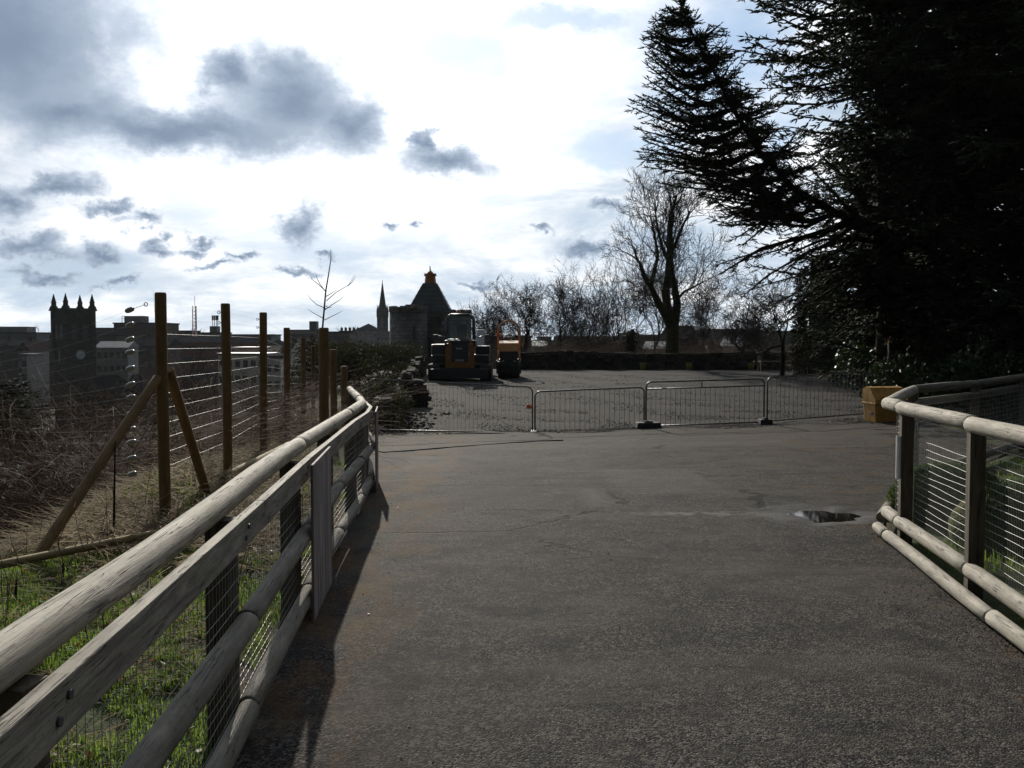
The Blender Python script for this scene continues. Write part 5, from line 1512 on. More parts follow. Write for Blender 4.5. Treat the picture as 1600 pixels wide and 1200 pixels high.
# the big pollard
d0 = 55.0
bx_, by_, bz_ = on(1050, d0)
def pp(px, py, dy=0): 
    q = at(px, py, d0 + dy); return (q.x - bx_, q.y - by_, q.z - bz_)
limbs = [([pp(1050, 566), pp(1050, 545), pp(1051, 520), pp(1050, 498)], .40, .33, 0),
         ([pp(1049, 512), pp(1038, 490, -.3), pp(1026, 468, -.5), pp(1017, 448, -.6), pp(1006, 430, -.8), pp(1000, 412, -.8)], .24, .10, 3),
         ([pp(1050, 505), pp(1042, 478, .3), pp(1040, 455, .4), pp(1044, 430, .5), pp(1046, 395, .4), pp(1047, 355, .4), pp(1050, 332, .3)], .27, .13, 4),
         ([pp(1054, 505), pp(1058, 475, -.2), pp(1054, 450, 0), pp(1049, 425, .2), pp(1047, 400, .3)], .24, .15, 2),
         ([pp(1017, 448, -.6), pp(1022, 425, -.4), pp(1028, 400, -.4), pp(1024, 375, -.4), pp(1018, 345, -.3)], .13, .05, 3),
         ([pp(1047, 400), pp(1058, 375, .4), pp(1068, 350, .6), pp(1078, 330, .8)], .12, .04, 3),
         ([pp(1049, 420), pp(1036, 390, .6), pp(1028, 360, .8), pp(1024, 330, 1)], .12, .04, 3),
         ([pp(1056, 470), pp(1070, 455, -.5), pp(1085, 448, -.8), pp(1100, 440, -1)], .09, .03, 3)]
bare_tree('largest bare tree, a thick forked mossy pollard trunk standing at the far wall', (bx_, by_, bz_), 8.5, 61, .4, name='pollard_tree', limbs=limbs, bark='ivy_bark', levels=6, spread=.45, up=.4)
# ivy-clad stump
d0 = 58.0
q = on(986, d0)
o = thing('ivy_stump', 'tall broken stump wrapped in dark ivy left of the pollard tree', 'tree stump', q)
mb = MB(); mb.tube([(0, 0, -.4), (.05, 0, 1), (-.05, 0, 2.1), (.1, 0, 2.7)], [.36, .28, .24, .1], 9, wob=.15, rnd=random.Random(3)); mb.build('trunk', M['bark'], o)
P = np.stack([RNG.normal(0, .28, 1800) * 1, RNG.normal(0, .28, 1800), RNG.uniform(0, 2.6, 1800)], -1)
P[:, :2] *= (1.15 - .25 * P[:, 2:3] / 2.6)
V, Q = leaves(P, None, .13); tag(bulk('ivy', V, Q, M['hedge'], o))
# sapling behind the widest tall post
d0 = 13.2
q = Vector(on(507, d0))
def pq(px, py, dy=0):
    r = at(px, py, d0 + dy); return (r.x - q.x, r.y - q.y, r.z - q.z)
S_ = thing('sapling', 'thin bare sapling with long straight leader rising behind the widest tall post', 'tree', q)
mb = MB(); mb.tube([(0, 0, -.1), pq(504, 600), pq(504, 512), pq(509, 455), pq(514, 425), pq(517, 405), pq(517, 390)], [.022, .017, .0125, .010, .0075, .0055, .003], 7); mb.build('trunk', M['twig'], S_)
for pts in ([(509, 455), (497, 444), (487, 436), (485, 430)], [(509, 456), (500, 444), (495, 434), (494, 430)], [(510, 470), (525, 457), (545, 445), (554, 430)], [(509, 482), (495, 476), (486, 468), (481, 461)],
            [(508, 484), (522, 474), (532, 468), (537, 462)], [(506, 498), (497, 493), (488, 488), (481, 483)], [(507, 500), (519, 494), (529, 489), (535, 486)], [(510, 463), (520, 457), (526, 453)], [(509, 478), (514, 481), (518, 480)], [(543, 447), (550, 441), (556, 432)]):
    mb = MB(); rr = np.linspace(.006, .0022, len(pts)); mb.tube([pq(a, b_, .15 * math.sin(i * 2 + a)*.5 if i else 0) for i, (a, b_) in enumerate(pts)], list(rr), 5); mb.build('branch', M['twig'], S_)

# ---- conifers
class Spray:
    def __init__(self): self.P = []; self.D = []; self.L = []; self.R = []; self.seg = []
    def tw(self, p, d, L, r): self.P.append(tuple(p)); self.D.append(tuple(d)); self.L.append(L); self.R.append(r)
def conifer_limb(sp, pts, r0, rd, blen=.9, step=.13, droop=.0, upcurl=.25, dens=1.0, start=.12, tl=.2, tr=.02):
    """sweeping bough through pts with flat sprays of needle twigs either side"""
    pts = [Vector(p) for p in pts]
    Ls = [(b_ - a).length for a, b_ in zip(pts[:-1], pts[1:])]; T = sum(Ls)
    def pt(u):
        for i, L in enumerate(Ls):
            if u <= L or i == len(Ls) - 1:
                f = min(1, u / L); return pts[i] + (pts[i + 1] - pts[i]) * f, (pts[i + 1] - pts[i]).normalized()
            u -= L
    for i in range(len(pts) - 1):
        f0, f1 = sum(Ls[:i]) / T, sum(Ls[:i + 1]) / T
        sp.seg.append((tuple(pts[i]), tuple(pts[i + 1]), r0 * (1 - .85 * f0) + .004, r0 * (1 - .85 * f1) + .004))
    u = T * start; side = 1
    while u < T:
        f = u / T; p, d = pt(u)
        horiz = Vector((d.y, -d.x, 0))
        if horiz.length < .2: horiz = Vector((math.cos(u * 9), math.sin(u * 9), 0))
        horiz.normalize()
        bl = blen * (1.05 - .8 * f) * rd.uniform(.6, 1.15) * (.5 + .5 * min(1, (f - start) / .15 + .4))
        bd = (d * rd.uniform(.45, .8) + horiz * side * rd.uniform(.6, 1.0) + Vector((0, 0, rd.uniform(-.75, .45) - droop))).normalized()
        if rd.random() < .18: bl *= 1.5; bd = (bd + Vector((0, 0, -.5))).normalized()
        q = p.copy(); n = max(2, int(bl / (.085 / dens)))
        for k in range(n):
            bd = (bd + Vector((0, 0, upcurl * .12)) + vrand(rd, .05)).normalized()
            q2 = q + bd * (bl / n)
            sp.tw(q, bd, bl / n * 1.5, tr * .9)
            fk = k / n
            for s in (1, -1):
                if rd.random() < .85:
                    sd = Vector((bd.y, -bd.x, 0)) * s
                    td = (bd * .75 + sd * rd.uniform(.5, .9) + Vector((0, 0, rd.uniform(-.25, .45)))).normalized()
                    sp.tw(q2, td, tl * (1.1 - .5 * fk) * rd.uniform(.6, 1.25), tr * rd.uniform(.75, 1.2))
            q = q2
        # fringe along the bough itself
        sp.tw(p, (d + vrand(rd, .35)).normalized(), tl * rd.uniform(.6, 1.1), tr)
        side = -side; u += step * rd.uniform(.75, 1.25)
    p, d = pt(T)
    sp.tw(p, d, tl * 1.2, tr)
def finish_conifer(o, sp, mat='needles', name='crown'):
    O = np.array(o.location)
    V, T = spindles(np.array(sp.P) - O, sp.D, sp.L, sp.R); bulk(name, V, T, M[mat], o)
    if sp.seg:
        sg = [(tuple(np.array(a) - O), tuple(np.array(b_) - O), r, s) for a, b_, r, s in sp.seg]
        V, Q = tri_tubes(sg, 6); bulk('branches', V, Q, M['bark'], o, True)

rd = random.Random(5)
# A: the near conifer whose boughs reach out over the path
tA = Vector(on(1392, 27.0))
A = thing('conifer_tree', 'big dark conifer whose layered boughs reach left across the sky above the yard', 'tree', tA)
mb = MB(); mb.tube([(0, 0, -.3), (0, 0, 3), (-.15, 0, 6), (-.3, 0, 9), (-.4, 0, 13)], [.42, .36, .30, .22, .08], 12); mb.build('trunk', M['bark'], A)
sp = Spray()
def pa_(px, py, d): return at(px, py, d)
# the ascending limb that carries the left crown, and its leader
main = [pa_(1385, 360, 27), pa_(1310, 335, 26.4), pa_(1240, 295, 26), pa_(1185, 235, 25.7), pa_(1145, 170, 25.5), pa_(1112, 105, 25.4), pa_(1080, 50, 25.3), pa_(1064, 2, 25.3)]
for _ in range(2): conifer_limb(sp, main, .11, rd, blen=1.0, step=.075, tl=.18, tr=.017, dens=1.25, start=.12)
# layered boughs: (start on the limb) -> tip
boughs = [((1085, 60), (1098, 58), (1110, 50)), ((1100, 85), (1120, 90), (1138, 84)), ((1120, 120), (1140, 122), (1156, 114)), ((1135, 150), (1162, 152), (1180, 142)), ((1150, 180), (1182, 180), (1202, 168)),
          ((1170, 212), (1203, 208), (1224, 194)), ((1190, 240), (1228, 236), (1252, 226)), ((1215, 270), (1255, 262), (1285, 252)), ((1200, 255), (1155, 295), (1115, 325)), ((1230, 285), (1180, 325), (1130, 348)), ((1250, 300), (1205, 338), (1150, 372)),
          ((1385, 385), (1330, 400), (1270, 425), (1205, 440)), ((1388, 400), (1335, 430), (1280, 465), (1215, 505)), ((1390, 420), (1340, 455), (1290, 500), (1240, 545)), ((1390, 440), (1350, 480), (1310, 520), (1275, 560)), ((1388, 395), (1320, 415), (1250, 430), (1170, 425)), ((1390, 450), (1345, 470), (1300, 490), (1250, 500)),
          ((1072, 32), (1040, 34), (1022, 42)), ((1085, 60), (1040, 62), (1012, 45)), ((1075, 42), (1060, 24), (1048, 14)), ((1098, 82), (1060, 92), (1010, 66), ),
          ((1110, 105), (1060, 118), (1022, 84)), ((1122, 125), (1060, 140), (1006, 108)), ((1135, 150), (1075, 165), (1014, 132)), ((1145, 170), (1070, 190), (1012, 158)),
          ((1155, 190), (1075, 205), (988, 168)), ((1160, 200), (1085, 225), (1000, 196)), ((1175, 220), (1100, 240), (1012, 212)), ((1185, 235), (1105, 258), (1008, 238)),
          ((1200, 255), (1120, 272), (1010, 248), ), ((1220, 278), (1130, 290), (1040, 262)), ((1240, 295), (1150, 300), (1060, 292), (1030, 290)), ((1260, 310), (1170, 320), (1090, 302)),
          ((1280, 322), (1190, 335), (1110, 322)), ((1300, 335), (1220, 350), (1145, 352), (1105, 345)), ((1320, 345), (1240, 372), (1180, 395), (1120, 405)), ((1330, 355), (1260, 395), (1200, 430), (1165, 462)),
          ((1340, 362), (1280, 420), (1240, 460), (1195, 480)), ((1112, 105), (1116, 90), (1124, 78)), ((1145, 165), (1158, 150), (1166, 140)), ((1170, 212), (1185, 200), (1196, 192)), ((1350, 350), (1310, 310), (1270, 275)), ((1370, 340), (1330, 290), (1296, 255)), ((1380, 370), (1330, 420), (1290, 470), (1270, 510)), ((1360, 365), (1310, 420), (1255, 470))]
for i, b_ in enumerate(boughs):
    d_ = [26.2 - .3 * k + rd.uniform(-.5, .5) for k in range(len(b_))]
    for rep in range(4 if b_[0][1] <= 340 else 2):
        jit = (rd.uniform(-9, 9), rd.uniform(-11, 9)) if rep else (0, 0)
        dz_ = rd.uniform(-.9, 1.1) if rep else 0
        pts = [pa_(x + jit[0] * k, y + jit[1] * k, d_[k] + dz_ * (k + .5) * .7) for k, (x, y) in enumerate(b_)]
        if rep:
            kf = rd.uniform(.6, 1.02); pts[1:] = [pts[0] + (q - pts[0]) * kf for q in pts[1:]]
        pts[-1] = pts[-1] + vrand(rd, .10)
        mid = (pts[0] + pts[1]) / 2 + Vector((0, 0, -rd.uniform(.02, .2))) + vrand(rd, .05); pts.insert(1, mid)
        low = b_[0][1] > 340
        conifer_limb(sp, pts, .05, rd, blen=.62 if not low else .55, step=.115, tl=.17, tr=.0165, upcurl=.5, start=.06, dens=1.25 if not low else .7)
# bare looking lower limbs
for b_ in (((1390, 365), (1320, 352), (1250, 372), (1190, 388), (1130, 425)), ((1390, 380), (1330, 372), (1265, 392), (1230, 420)), ((1395, 395), (1330, 420), (1275, 450), (1230, 490))):
    pts = [pa_(x, y, 26.6 - .3 * k) for k, (x, y) in enumerate(b_)]
    conifer_limb(sp, pts, .10, rd, blen=.5, step=.2, dens=.45, upcurl=.1, droop=.4)
# its own crown round the trunk
for k in range(190):
    h = rd.uniform(1.4, 14.5); a = rd.uniform(0, 6.28) if k % 3 else rd.uniform(3.9, 5.9); L = rd.uniform(2.0, 4.6) * (1.05 - .03 * h)
    if math.cos(a) < -.3: L *= .5
    s = tA + Vector((-.02 * h, 0, h)); dv_ = Vector((math.cos(a), math.sin(a), 0))
    pts = [s, s + dv_ * L * .35 + Vector((0, 0, .12 * L)), s + dv_ * L * .7 + Vector((0, 0, .08 * L)), s + dv_ * L + Vector((0, 0, .05 * L))]
    conifer_limb(sp, pts, .07, rd, blen=1.2, step=.17, dens=.85, tl=.25, tr=.029, droop=.12, start=.2)
finish_conifer(A, sp)

def plain_conifer(label, px, d, htop, spread, seed, n=120, zlo=1.5, mat='needles', coarse=1.0, left=1.0, lim=None, cat='tree', prof=.55):
    rd = random.Random(seed)
    t0 = Vector(on(px, d))
    o = thing('conifer_tree', label, cat, t0)
    mb = MB(); mb.tube([(0, 0, -.3), (0, 0, htop * .3), (.1, 0, htop * .65), (0, 0, htop)], [.45, .36, .2, .04], 11); mb.build('trunk', M['bark'], o)
    sp = Spray()
    for k in range(n):
        h = zlo + (htop - zlo) * (k + rd.random()) / n
        f = (h - zlo) / (htop - zlo)
        a = k * 2.399 + rd.uniform(-.3, .3); L = spread * (1 - f) ** prof * rd.uniform(.75, 1.1) + .5
        if math.cos(a) < -.2: L *= left
        if lim and math.cos(a) < .1: L = min(L, float(np.interp(h, lim[0], lim[1])) / max(.35, -math.cos(a)) * rd.uniform(.8, 1.0))
        s = t0 + Vector((0, 0, h)); dv_ = Vector((math.cos(a), math.sin(a), 0)); dr = rd.uniform(-.16, .1)
        pts = [s, s + dv_ * L * .35 + Vector((0, 0, .06 * L + dr * .2 * L)), s + dv_ * L * .7 + Vector((0, 0, dr * .6 * L)), s + dv_ * L + Vector((0, 0, dr * L + .1 * L * (dr < 0)))]
        conifer_limb(sp, pts, .08, rd, blen=1.15 * coarse, step=.18 * coarse, dens=.8 / coarse, tl=.26 * coarse, tr=.030 * coarse, droop=.12, start=.15)
    finish_conifer(o, sp, mat)
    return o
plain_conifer('tallest dark conifer filling the upper right corner behind the near conifer', 1500, 31.0, 24.0, 7.9, 71, 380, 2.2, left=1.15, prof=.22, lim=([0, 6, 7.5, 9, 10, 12, 18, 24], [3.0, 3.3, 4.0, 5.8, 6.9, 7.4, 7, 1.5]))
plain_conifer('dense dark yew at the right edge beyond the enclosure fence', 1640, 25.0, 15.0, 5.4, 83, 150, 1.0, 'yew', 1.1, prof=.35)
plain_conifer('broad low yew standing behind the trunk of the near conifer', 1470, 36.0, 11.0, 4.2, 91, 120, .5, 'yew', 1.15, prof=.35)
plain_conifer('dark yew between the ruined wall and the big conifer', 1400, 38.0, 9.5, 3.0, 97, 90, .6, 'yew', 1.0, prof=.4)

plain_conifer('dark evergreen tree at the left edge below the terraces', -6, 36.0, 6.3, 2.7, 113, 90, .5, 'yew', 1.0, prof=.4)
# ---- shrubs
def leaf_shrub(label, c, rad, n, leaf, mat, name='shrub', group=None, stems=8, cat='shrub', seed=1):
    rd = random.Random(seed); c = Vector(c)
    o = thing(name, label, cat, c, group)
    lumps = [(rd.uniform(-.6, .6), rd.uniform(-.6, .6), rd.uniform(.25, .85), rd.uniform(.3, .5)) for _ in range(10)]
    P = []
    for k in range(n):
        lx, ly, lz_, lr = lumps[rd.randrange(10)]
        v = Vector((rd.gauss(0, 1), rd.gauss(0, 1), rd.gauss(0, 1))).normalized() * lr * rd.uniform(.55, 1.05)
        P.append(((lx + v.x) * rad[0], (ly + v.y) * rad[1], max(.03, (lz_ + v.z) * rad[2])))
    V, Q = leaves(P, None, leaf); bulk('foliage', V, Q, M[mat], o)
    mb = MB()
    for k in range(stems):
        lx, ly, lz_, lr = lumps[k % 10]
        mb.tube([(rd.uniform(-.1, .1) * rad[0], rd.uniform(-.1, .1), -.1), (lx * .5 * rad[0], ly * .5 * rad[1], lz_ * .5 * rad[2]), (lx * rad[0], ly * rad[1], lz_ * rad[2])], [.03, .02, .008], 5)
    mb.build('stem', M['bark'], o)
    return o
leaf_shrub('upright glossy-leaved shrub right of the far bench', on(1330, 40), (.8, .8, 1.5), 1500, .11, 'evergreen', seed=2)
leaf_shrub('spreading dark laurel behind the yellow grit bin', on(1395, 23.5), (1.0, .9, 1.0), 2400, .12, 'evergreen', seed=3)
leaf_shrub('wide glossy laurel hedge clump behind the enclosure corner', on(1455, 22.5), (1.3, 1.0, 1.15), 3000, .12, 'evergreen', seed=4)
leaf_shrub('dark glinting laurel at the right edge beyond the enclosure', on(1565, 21.5), (1.5, 1.0, 1.3), 3000, .12, 'evergreen', seed=5)
leaf_shrub('low dark evergreen against the ruined wall foot', on(1360, 32), (1.2, 1.0, 1.5), 1800, .13, 'evergreen', seed=6)
leaf_shrub('tall dark evergreen mass behind the laurels', on(1500, 28), (2.4, 1.6, 2.6), 3600, .17, 'evergreen', seed=16)
leaf_shrub('tall dark evergreen at the far right behind the enclosure', on(1610, 27), (2.2, 1.6, 3.0), 3600, .17, 'evergreen', seed=17)
leaf_shrub('ivy tangle over the near end of the rubble wall', on(590, 23.0), (.8, 1.0, .55), 1800, .08, 'hedge', name='ivy_clump', seed=7, cat='ivy')
for k, (wx, wy, lab) in enumerate(((-3.35, 25.5, 'ivy mat over the rubble wall beyond its near end'), (-3.5, 30.5, 'ivy mat on the middle of the rubble wall'), (-3.8, 36, 'ivy mat near the far end of the rubble wall'), (-2.9, 24.2, 'ivy and weeds at the rubble wall foot before the stub'))):
    leaf_shrub(lab, (wx, wy, H(wx, wy)), (.55, 1.6, .75), 3200, .075, 'hedge', name='ivy_clump', seed=60 + k, cat='ivy', group='ivy on the rubble wall')
leaf_shrub('ivy and bramble heap spilling at the left end of the longest barrier', on(603, 21.0), (.55, .6, .55), 1200, .07, 'hedge', name='ivy_clump', seed=9, cat='ivy')
GH = 'dark evergreen bushes between the tall fence and the gatehouse'
for k, (px, d, rx_, rz_, lab) in enumerate(((520, 38, 1.8, 2.0, 'dark evergreen bush behind the widest tall post'), (560, 36, 2.2, 2.4, 'broad dark evergreen bush left of the gatehouse turret'), (598, 44, 2.0, 2.2, 'dark evergreen bush touching the left turret'), (585, 55, 2.6, 3.0, 'tall dull evergreen behind the broad bush near the turret'), (540, 60, 3.0, 2.6, 'dull evergreen bush farther back between the posts and turret'))):
    x, y, z_ = on(px, d); ztop = zat(532 + (k % 3) * 6, d)
    leaf_shrub(lab, (x, y, z_), (rx_, 1.6, max(1.2, (ztop - z_) / 1.15)), 6500, .09 + .03 * (k > 2), 'hedge', name='evergreen_bush', group=GH, seed=20 + k)
GB = 'bare bushes down the slope'
def bramble(label, c, rad, n, seed, name='bramble_bush', group=None, h=1.6, rr=.006, mat='bramble'):
    rd = random.Random(seed); o = thing(name, label, 'bush', c, group); segs = []
    for k in range(n):
        a = rd.uniform(0, 6.28); p = Vector((rd.gauss(0, rad * .35), rd.gauss(0, rad * .35), -.1))
        d = Vector((math.cos(a) * .5, math.sin(a) * .5, rd.uniform(.7, 1.3))).normalized(); L = h * rd.uniform(.6, 1.25); m_ = 7; r = rr * rd.uniform(.8, 1.6)
        for i in range(m_):
            q = p + d * (L / m_); segs.append((tuple(p), tuple(q), r, r * .82)); r *= .82
            if i > 1 and rd.random() < .75:
                d2 = (d + vrand(rd, .6)).normalized(); p2 = q.copy(); r2 = r * .7
                for j in range(4):
                    q2 = p2 + d2 * L * .07; segs.append((tuple(p2), tuple(q2), r2, r2 * .8)); p2 = q2; d2 = (d2 + vrand(rd, .2) + Vector((0, 0, -.05))).normalized(); r2 *= .8
            d = (d + Vector((math.cos(a) * .12, math.sin(a) * .12, -.16)) + vrand(rd, .10)).normalized(); p = q
    V, Q = tri_tubes(segs, 3); bulk('stems', V, Q, M[mat], o)
    return o
bramble('wide brown bramble thicket behind the left brace of the tall fence', on(150, 13.5, -.2), 2.2, 520, 3, h=3.1, rr=.007)
bramble('brown bramble thicket lower down left of the brace', on(95, 15.5, -.2), 2.2, 420, 4, h=3.1, rr=.007)
bramble('bramble stems behind the first tall post', on(225, 14.5, -.2), 1.8, 300, 5, h=2.5, rr=.006)
bramble('thin brambles behind the second tall post', on(330, 17, -.2), 1.8, 240, 6, h=2.4, rr=.006)
bramble('thin brambles between the third and fourth tall posts', on(430, 21, -.2), 2.0, 260, 8, h=2.4, rr=.007)
bramble('dark brambles at the bend of the rail fence', on(500, 19, -.1), 1.2, 160, 9, h=1.2, rr=.006)
TS = 'bare trees down the slope and in the near town'
k = 0
for (px, d, hpx, sd, lab) in ((20, 60, 640, 101, 'bare dark tree at the left edge below the terraces'), (70, 75, 590, 102, 'bare tree in front of the left foot of the clock tower'), (170, 48, 590, 110, 'bare twiggy tree in the dip below the clock tower'), (95, 42, 600, 111, 'bare twiggy tree left of the clock tower foot'), (270, 50, 580, 112, 'bare twiggy tree in the dip behind the first tall post'), (235, 70, 590, 103, 'bare tree behind the insulators left of the first tall post'), (300, 80, 540, 104, 'bare tree between the first and second tall posts'),
                               (385, 60, 575, 105, 'bare tree right of the second tall post'), (440, 55, 590, 106, 'bare tree between the third and fourth tall posts'), (480, 75, 560, 107, 'bare tree left of the widest tall post'), (130, 90, 600, 108, 'bare tree before the church tower base'), (10, 110, 585, 109, 'second bare tree at the left edge, farther off')):
    g = H(xat(px, d), d); hh = zat(hpx, d) - g
    bare_tree(lab, on(px, d), max(4.0, hh), sd, .16, spread=.5, fork=.2, group=TS, levels=5, twigr=.012)
for (px, d, sd, lab) in ((278, 420, 1, 'far bare tree on the skyline right of the first tall post'), (568, 430, 2, 'far bare tree on the skyline behind the villa left of the spire'), (68, 430, 3, 'far row of bare trees left of the clock tower'), (1100, 300, 4, 'far bare tree on the skyline right of the pollard')):
    g = H(xat(px, d), d); bare_tree(lab, on(px, d), zat(506, d) - g, 200 + sd, .5, spread=.5, fork=.42, levels=5, twigr=.05, group='far skyline trees')
for i, (px, d, rx_, lab) in enumerate(((770, 63, 2.6, 'tangled undergrowth behind the roller'), (840, 60, 2.6, 'tangled undergrowth between the first two bare trees'), (905, 59, 2.6, 'tangled undergrowth under the slim bare tree'), (965, 60, 2.4, 'tangled undergrowth beside the ivy stump'), (1025, 60, 2.2, 'tangled undergrowth left of the pollard trunk'), (1110, 60, 2.6, 'tangled undergrowth right of the pollard trunk'), (1190, 60, 2.4, 'tangled undergrowth under the conifer boughs'))):
    x, y, z_ = on(px, d); hgt = zat(508, d) - z_
    bramble(lab, (x, y, z_ + .2), rx_ * .9, 560, 300 + i, name='undergrowth', group='undergrowth beyond the far wall', h=hgt * .95, rr=.012)
# ruined castle wall behind the conifer, pale stake, dim fence behind
x, y, z_ = on(1300, 46)
o = thing('ruined_wall', 'tall ruined castle wall of grey stone half hidden behind the conifer', 'wall', (x, y, z_), rotz=math.radians(-24))
mb = MB(); zt = zat(395, 46) - z_
mb.prism([(-1.05, -.3), (1.2, -.3), (1.15, zt * .55), (.5, zt * .62), (.35, zt * .85), (-.2, zt * .9), (-.4, zt), (-1.0, zt * .98)], 'y', 0, 1.4)
mb.prism([(1.2, -.3), (3.4, -.3), (3.3, 1.7), (2.4, 1.9), (1.9, 2.3), (1.2, 2.5)], 'y', .2, 1.2); mb.build('masonry', M['ashlar'], o)
x, y, z_ = on(1262, 45.2)
leaf_shrub('ivy hanging on the left edge of the ruined wall', (x, y, z_), (.9, .8, 4.6), 4200, .14, 'hedge', name='ivy_clump', seed=71, cat='ivy')
x, y, z_ = on(1386, 24)
o = thing('stake', 'pale crooked stake with a wisp of leaves above the grit bin', 'stake', (x, y, z_))
mb = MB(); q = [at(a, b_, 24) - Vector((x, y, z_)) for a, b_ in ((1384, 592), (1387, 570), (1389, 548), (1388, 536))]
mb.tube(q, [.028, .024, .02, .015], 7); mb.build('stem', M['pale_stem'], o)
P = [(q[-1].x + random.gauss(0, .06), random.gauss(0, .06), q[-1].z + random.gauss(.03, .07)) for _ in range(26)]
V, Q = leaves(P, None, .06); bulk('leaves', V, Q, M['straw'], o)

# ---- grass, straw and litter on the left bank (stuff)
def scatter(n, xr, yr, pw, ok):
    x = RNG.uniform(*xr, n); u = RNG.random(n); y = yr[0] + (yr[1] - yr[0]) * u ** pw
    m_ = ok(x, y); return x[m_], y[m_]
def pnoise(x, y, s, seed=0):
    return np.sin(x * s + seed) * np.sin(y * s * 1.3 + seed * 2.1) + .6 * np.sin(x * s * 2.3 + y * s * 1.7 + seed) + .5 * np.sin(x * s * .6 - y * s * 2.9 + 1.3 * seed)
def blades(name, x, y, hmin, hmax, wd, mat, bendy=.5, flat=False, zoff=0.0):
    n = len(x); z = HZ(x, y) - .01 + zoff
    a = RNG.uniform(0, 6.28, n); L = RNG.uniform(hmin, hmax, n)
    if flat:
        up_ = RNG.uniform(-.05, .35, n); dx, dy, dz_ = np.cos(a), np.sin(a), up_
        z = z + RNG.uniform(.005, .13, n)
        P0 = np.stack([x, y, z], -1); D1 = np.stack([dx, dy, dz_], -1); P1 = P0 + D1 * L[:, None] * .5; P2 = P1 + (D1 + np.stack([0 * a, 0 * a, RNG.uniform(-.3, .15, n)], -1)) * L[:, None] * .5
    else:
        b = RNG.uniform(.1, bendy, n); dx, dy = np.cos(a) * b, np.sin(a) * b
        P0 = np.stack([x, y, z], -1); P1 = P0 + np.stack([dx * .35, dy * .35, 0 * a + .6], -1) * L[:, None]; P2 = P0 + np.stack([dx, dy, 1 - .35 * b], -1) * L[:, None]
    s = np.stack([-np.sin(a), np.cos(a), 0 * a], -1) * (wd * RNG.uniform(.6, 1.4, n))[:, None] * .5
    V = np.stack([P0 - s, P0 + s, P1 - s * .8, P1 + s * .8, P2], 1).reshape(-1, 3)
    b_ = (np.arange(n) * 5)[:, None]
    T = np.concatenate([b_ + np.array([[0, 1, 3]]), b_ + np.array([[0, 3, 2]]), b_ + np.array([[2, 3, 4]])], 0)
    return tag(bulk(name, V, T, M[mat]), kind='stuff')
left_ok = lambda x, y: (x < lf_x(y) - .02) & (x > edge_x(y) - 2.2)
gmask = lambda x, y: left_ok(x, y) & (pnoise(x, y, 1.7, 2) + .7 * pnoise(x, y, 5.3, 8) > -.55) & (y < 7.9 + .5 * pnoise(x, y, 2.1, 5))
x, y = scatter(190000, (-5.2, -1.0), (1.2, 9.0), 1.25, gmask)
blades('grass', x, y, .025, .095, .006, 'grass', bendy=1.0)
x, y = scatter(26000, (-8.5, -1.4), (8.5, 26), 1.3, lambda x, y: left_ok(x, y) & (pnoise(x, y, 1.3, 9) > .35))
blades('grass', x, y, .05, .16, .010, 'grass')
smask = lambda x, y: left_ok(x, y) & (y > 7.3 + .5 * pnoise(x, y, 2.1, 5)) & (x < lf_x(y) - .5)
x, y = scatter(20000, (-7.0, -1.5), (6.8, 17), 1.2, smask)
blades('dry_straw', x, y, .16, .60, .014, 'straw', flat=True)
x, y = scatter(15000, (-4.5, -.9), (1.2, 12), 1.3, lambda x, y: left_ok(x, y) & (pnoise(x, y, 1.9, 4) + .5 * pnoise(x, y, 4.7, 1) > -.1))
blades('dry_straw', x, y, .06, .30, .006, 'straw', flat=True)
x, y = scatter(5000, (-4.5, -.9), (1.2, 12), 1.3, left_ok)
P = np.stack([x, y, HZ(x, y) + RNG.uniform(.01, .05, len(x))], -1)
V, Q = leaves(P, None, .038); tag(bulk('leaf_litter', V, Q, M['deadleaf']), kind='stuff')
# weed stalks rising from the bank
mb_s = []
rd = random.Random(12)
for i in range(60):
    y = rd.uniform(2.5, 9.5); x = float(lf_x(y)) - rd.uniform(.15, 2.4); z_ = H(x, y); L = rd.uniform(.25, .6)
    p = Vector((x, y, z_)); d = Vector((rd.gauss(0, .12), rd.gauss(0, .12), 1)).normalized()
    for j in range(4):
        q = p + d * L / 4; mb_s.append((tuple(p), tuple(q), .004 * (1 - j * .18), .004 * (1 - (j + 1) * .18))); p = q; d = (d + vrand(rd, .12)).normalized()
        if j > 0: mb_s.append((tuple(p), tuple(p + (d + vrand(rd, .6)).normalized() * L * .18), .002, .001))
V, Q = tri_tubes(mb_s, 4); tag(bulk('dead_weeds', V, Q, M['bramble']), kind='stuff')
for (px, py, d, ytop) in ((178, 868, 8.2, 690), (97, 940, 6.6, 880), (24, 960, 6.2, 905)):
    b0 = at(px, py, d); b0.z = H(b0.x, b0.y); t1 = at(px + 2, ytop, d)
    mb = MB(); mb.tube([(0, 0, -.05), ((t1 - b0) * .5)[:], (t1 - b0)[:]], [.012, .009, .005], 5)
    tag(mb.build('thin_stake', M['bark'], loc=b0), {178: 'tall thin dark stem in front of the straw bank', 97: 'short dark stem in the green grass left of the log rail', 24: 'short dark stem in the grass nearest the left edge'}[px], 'stem')

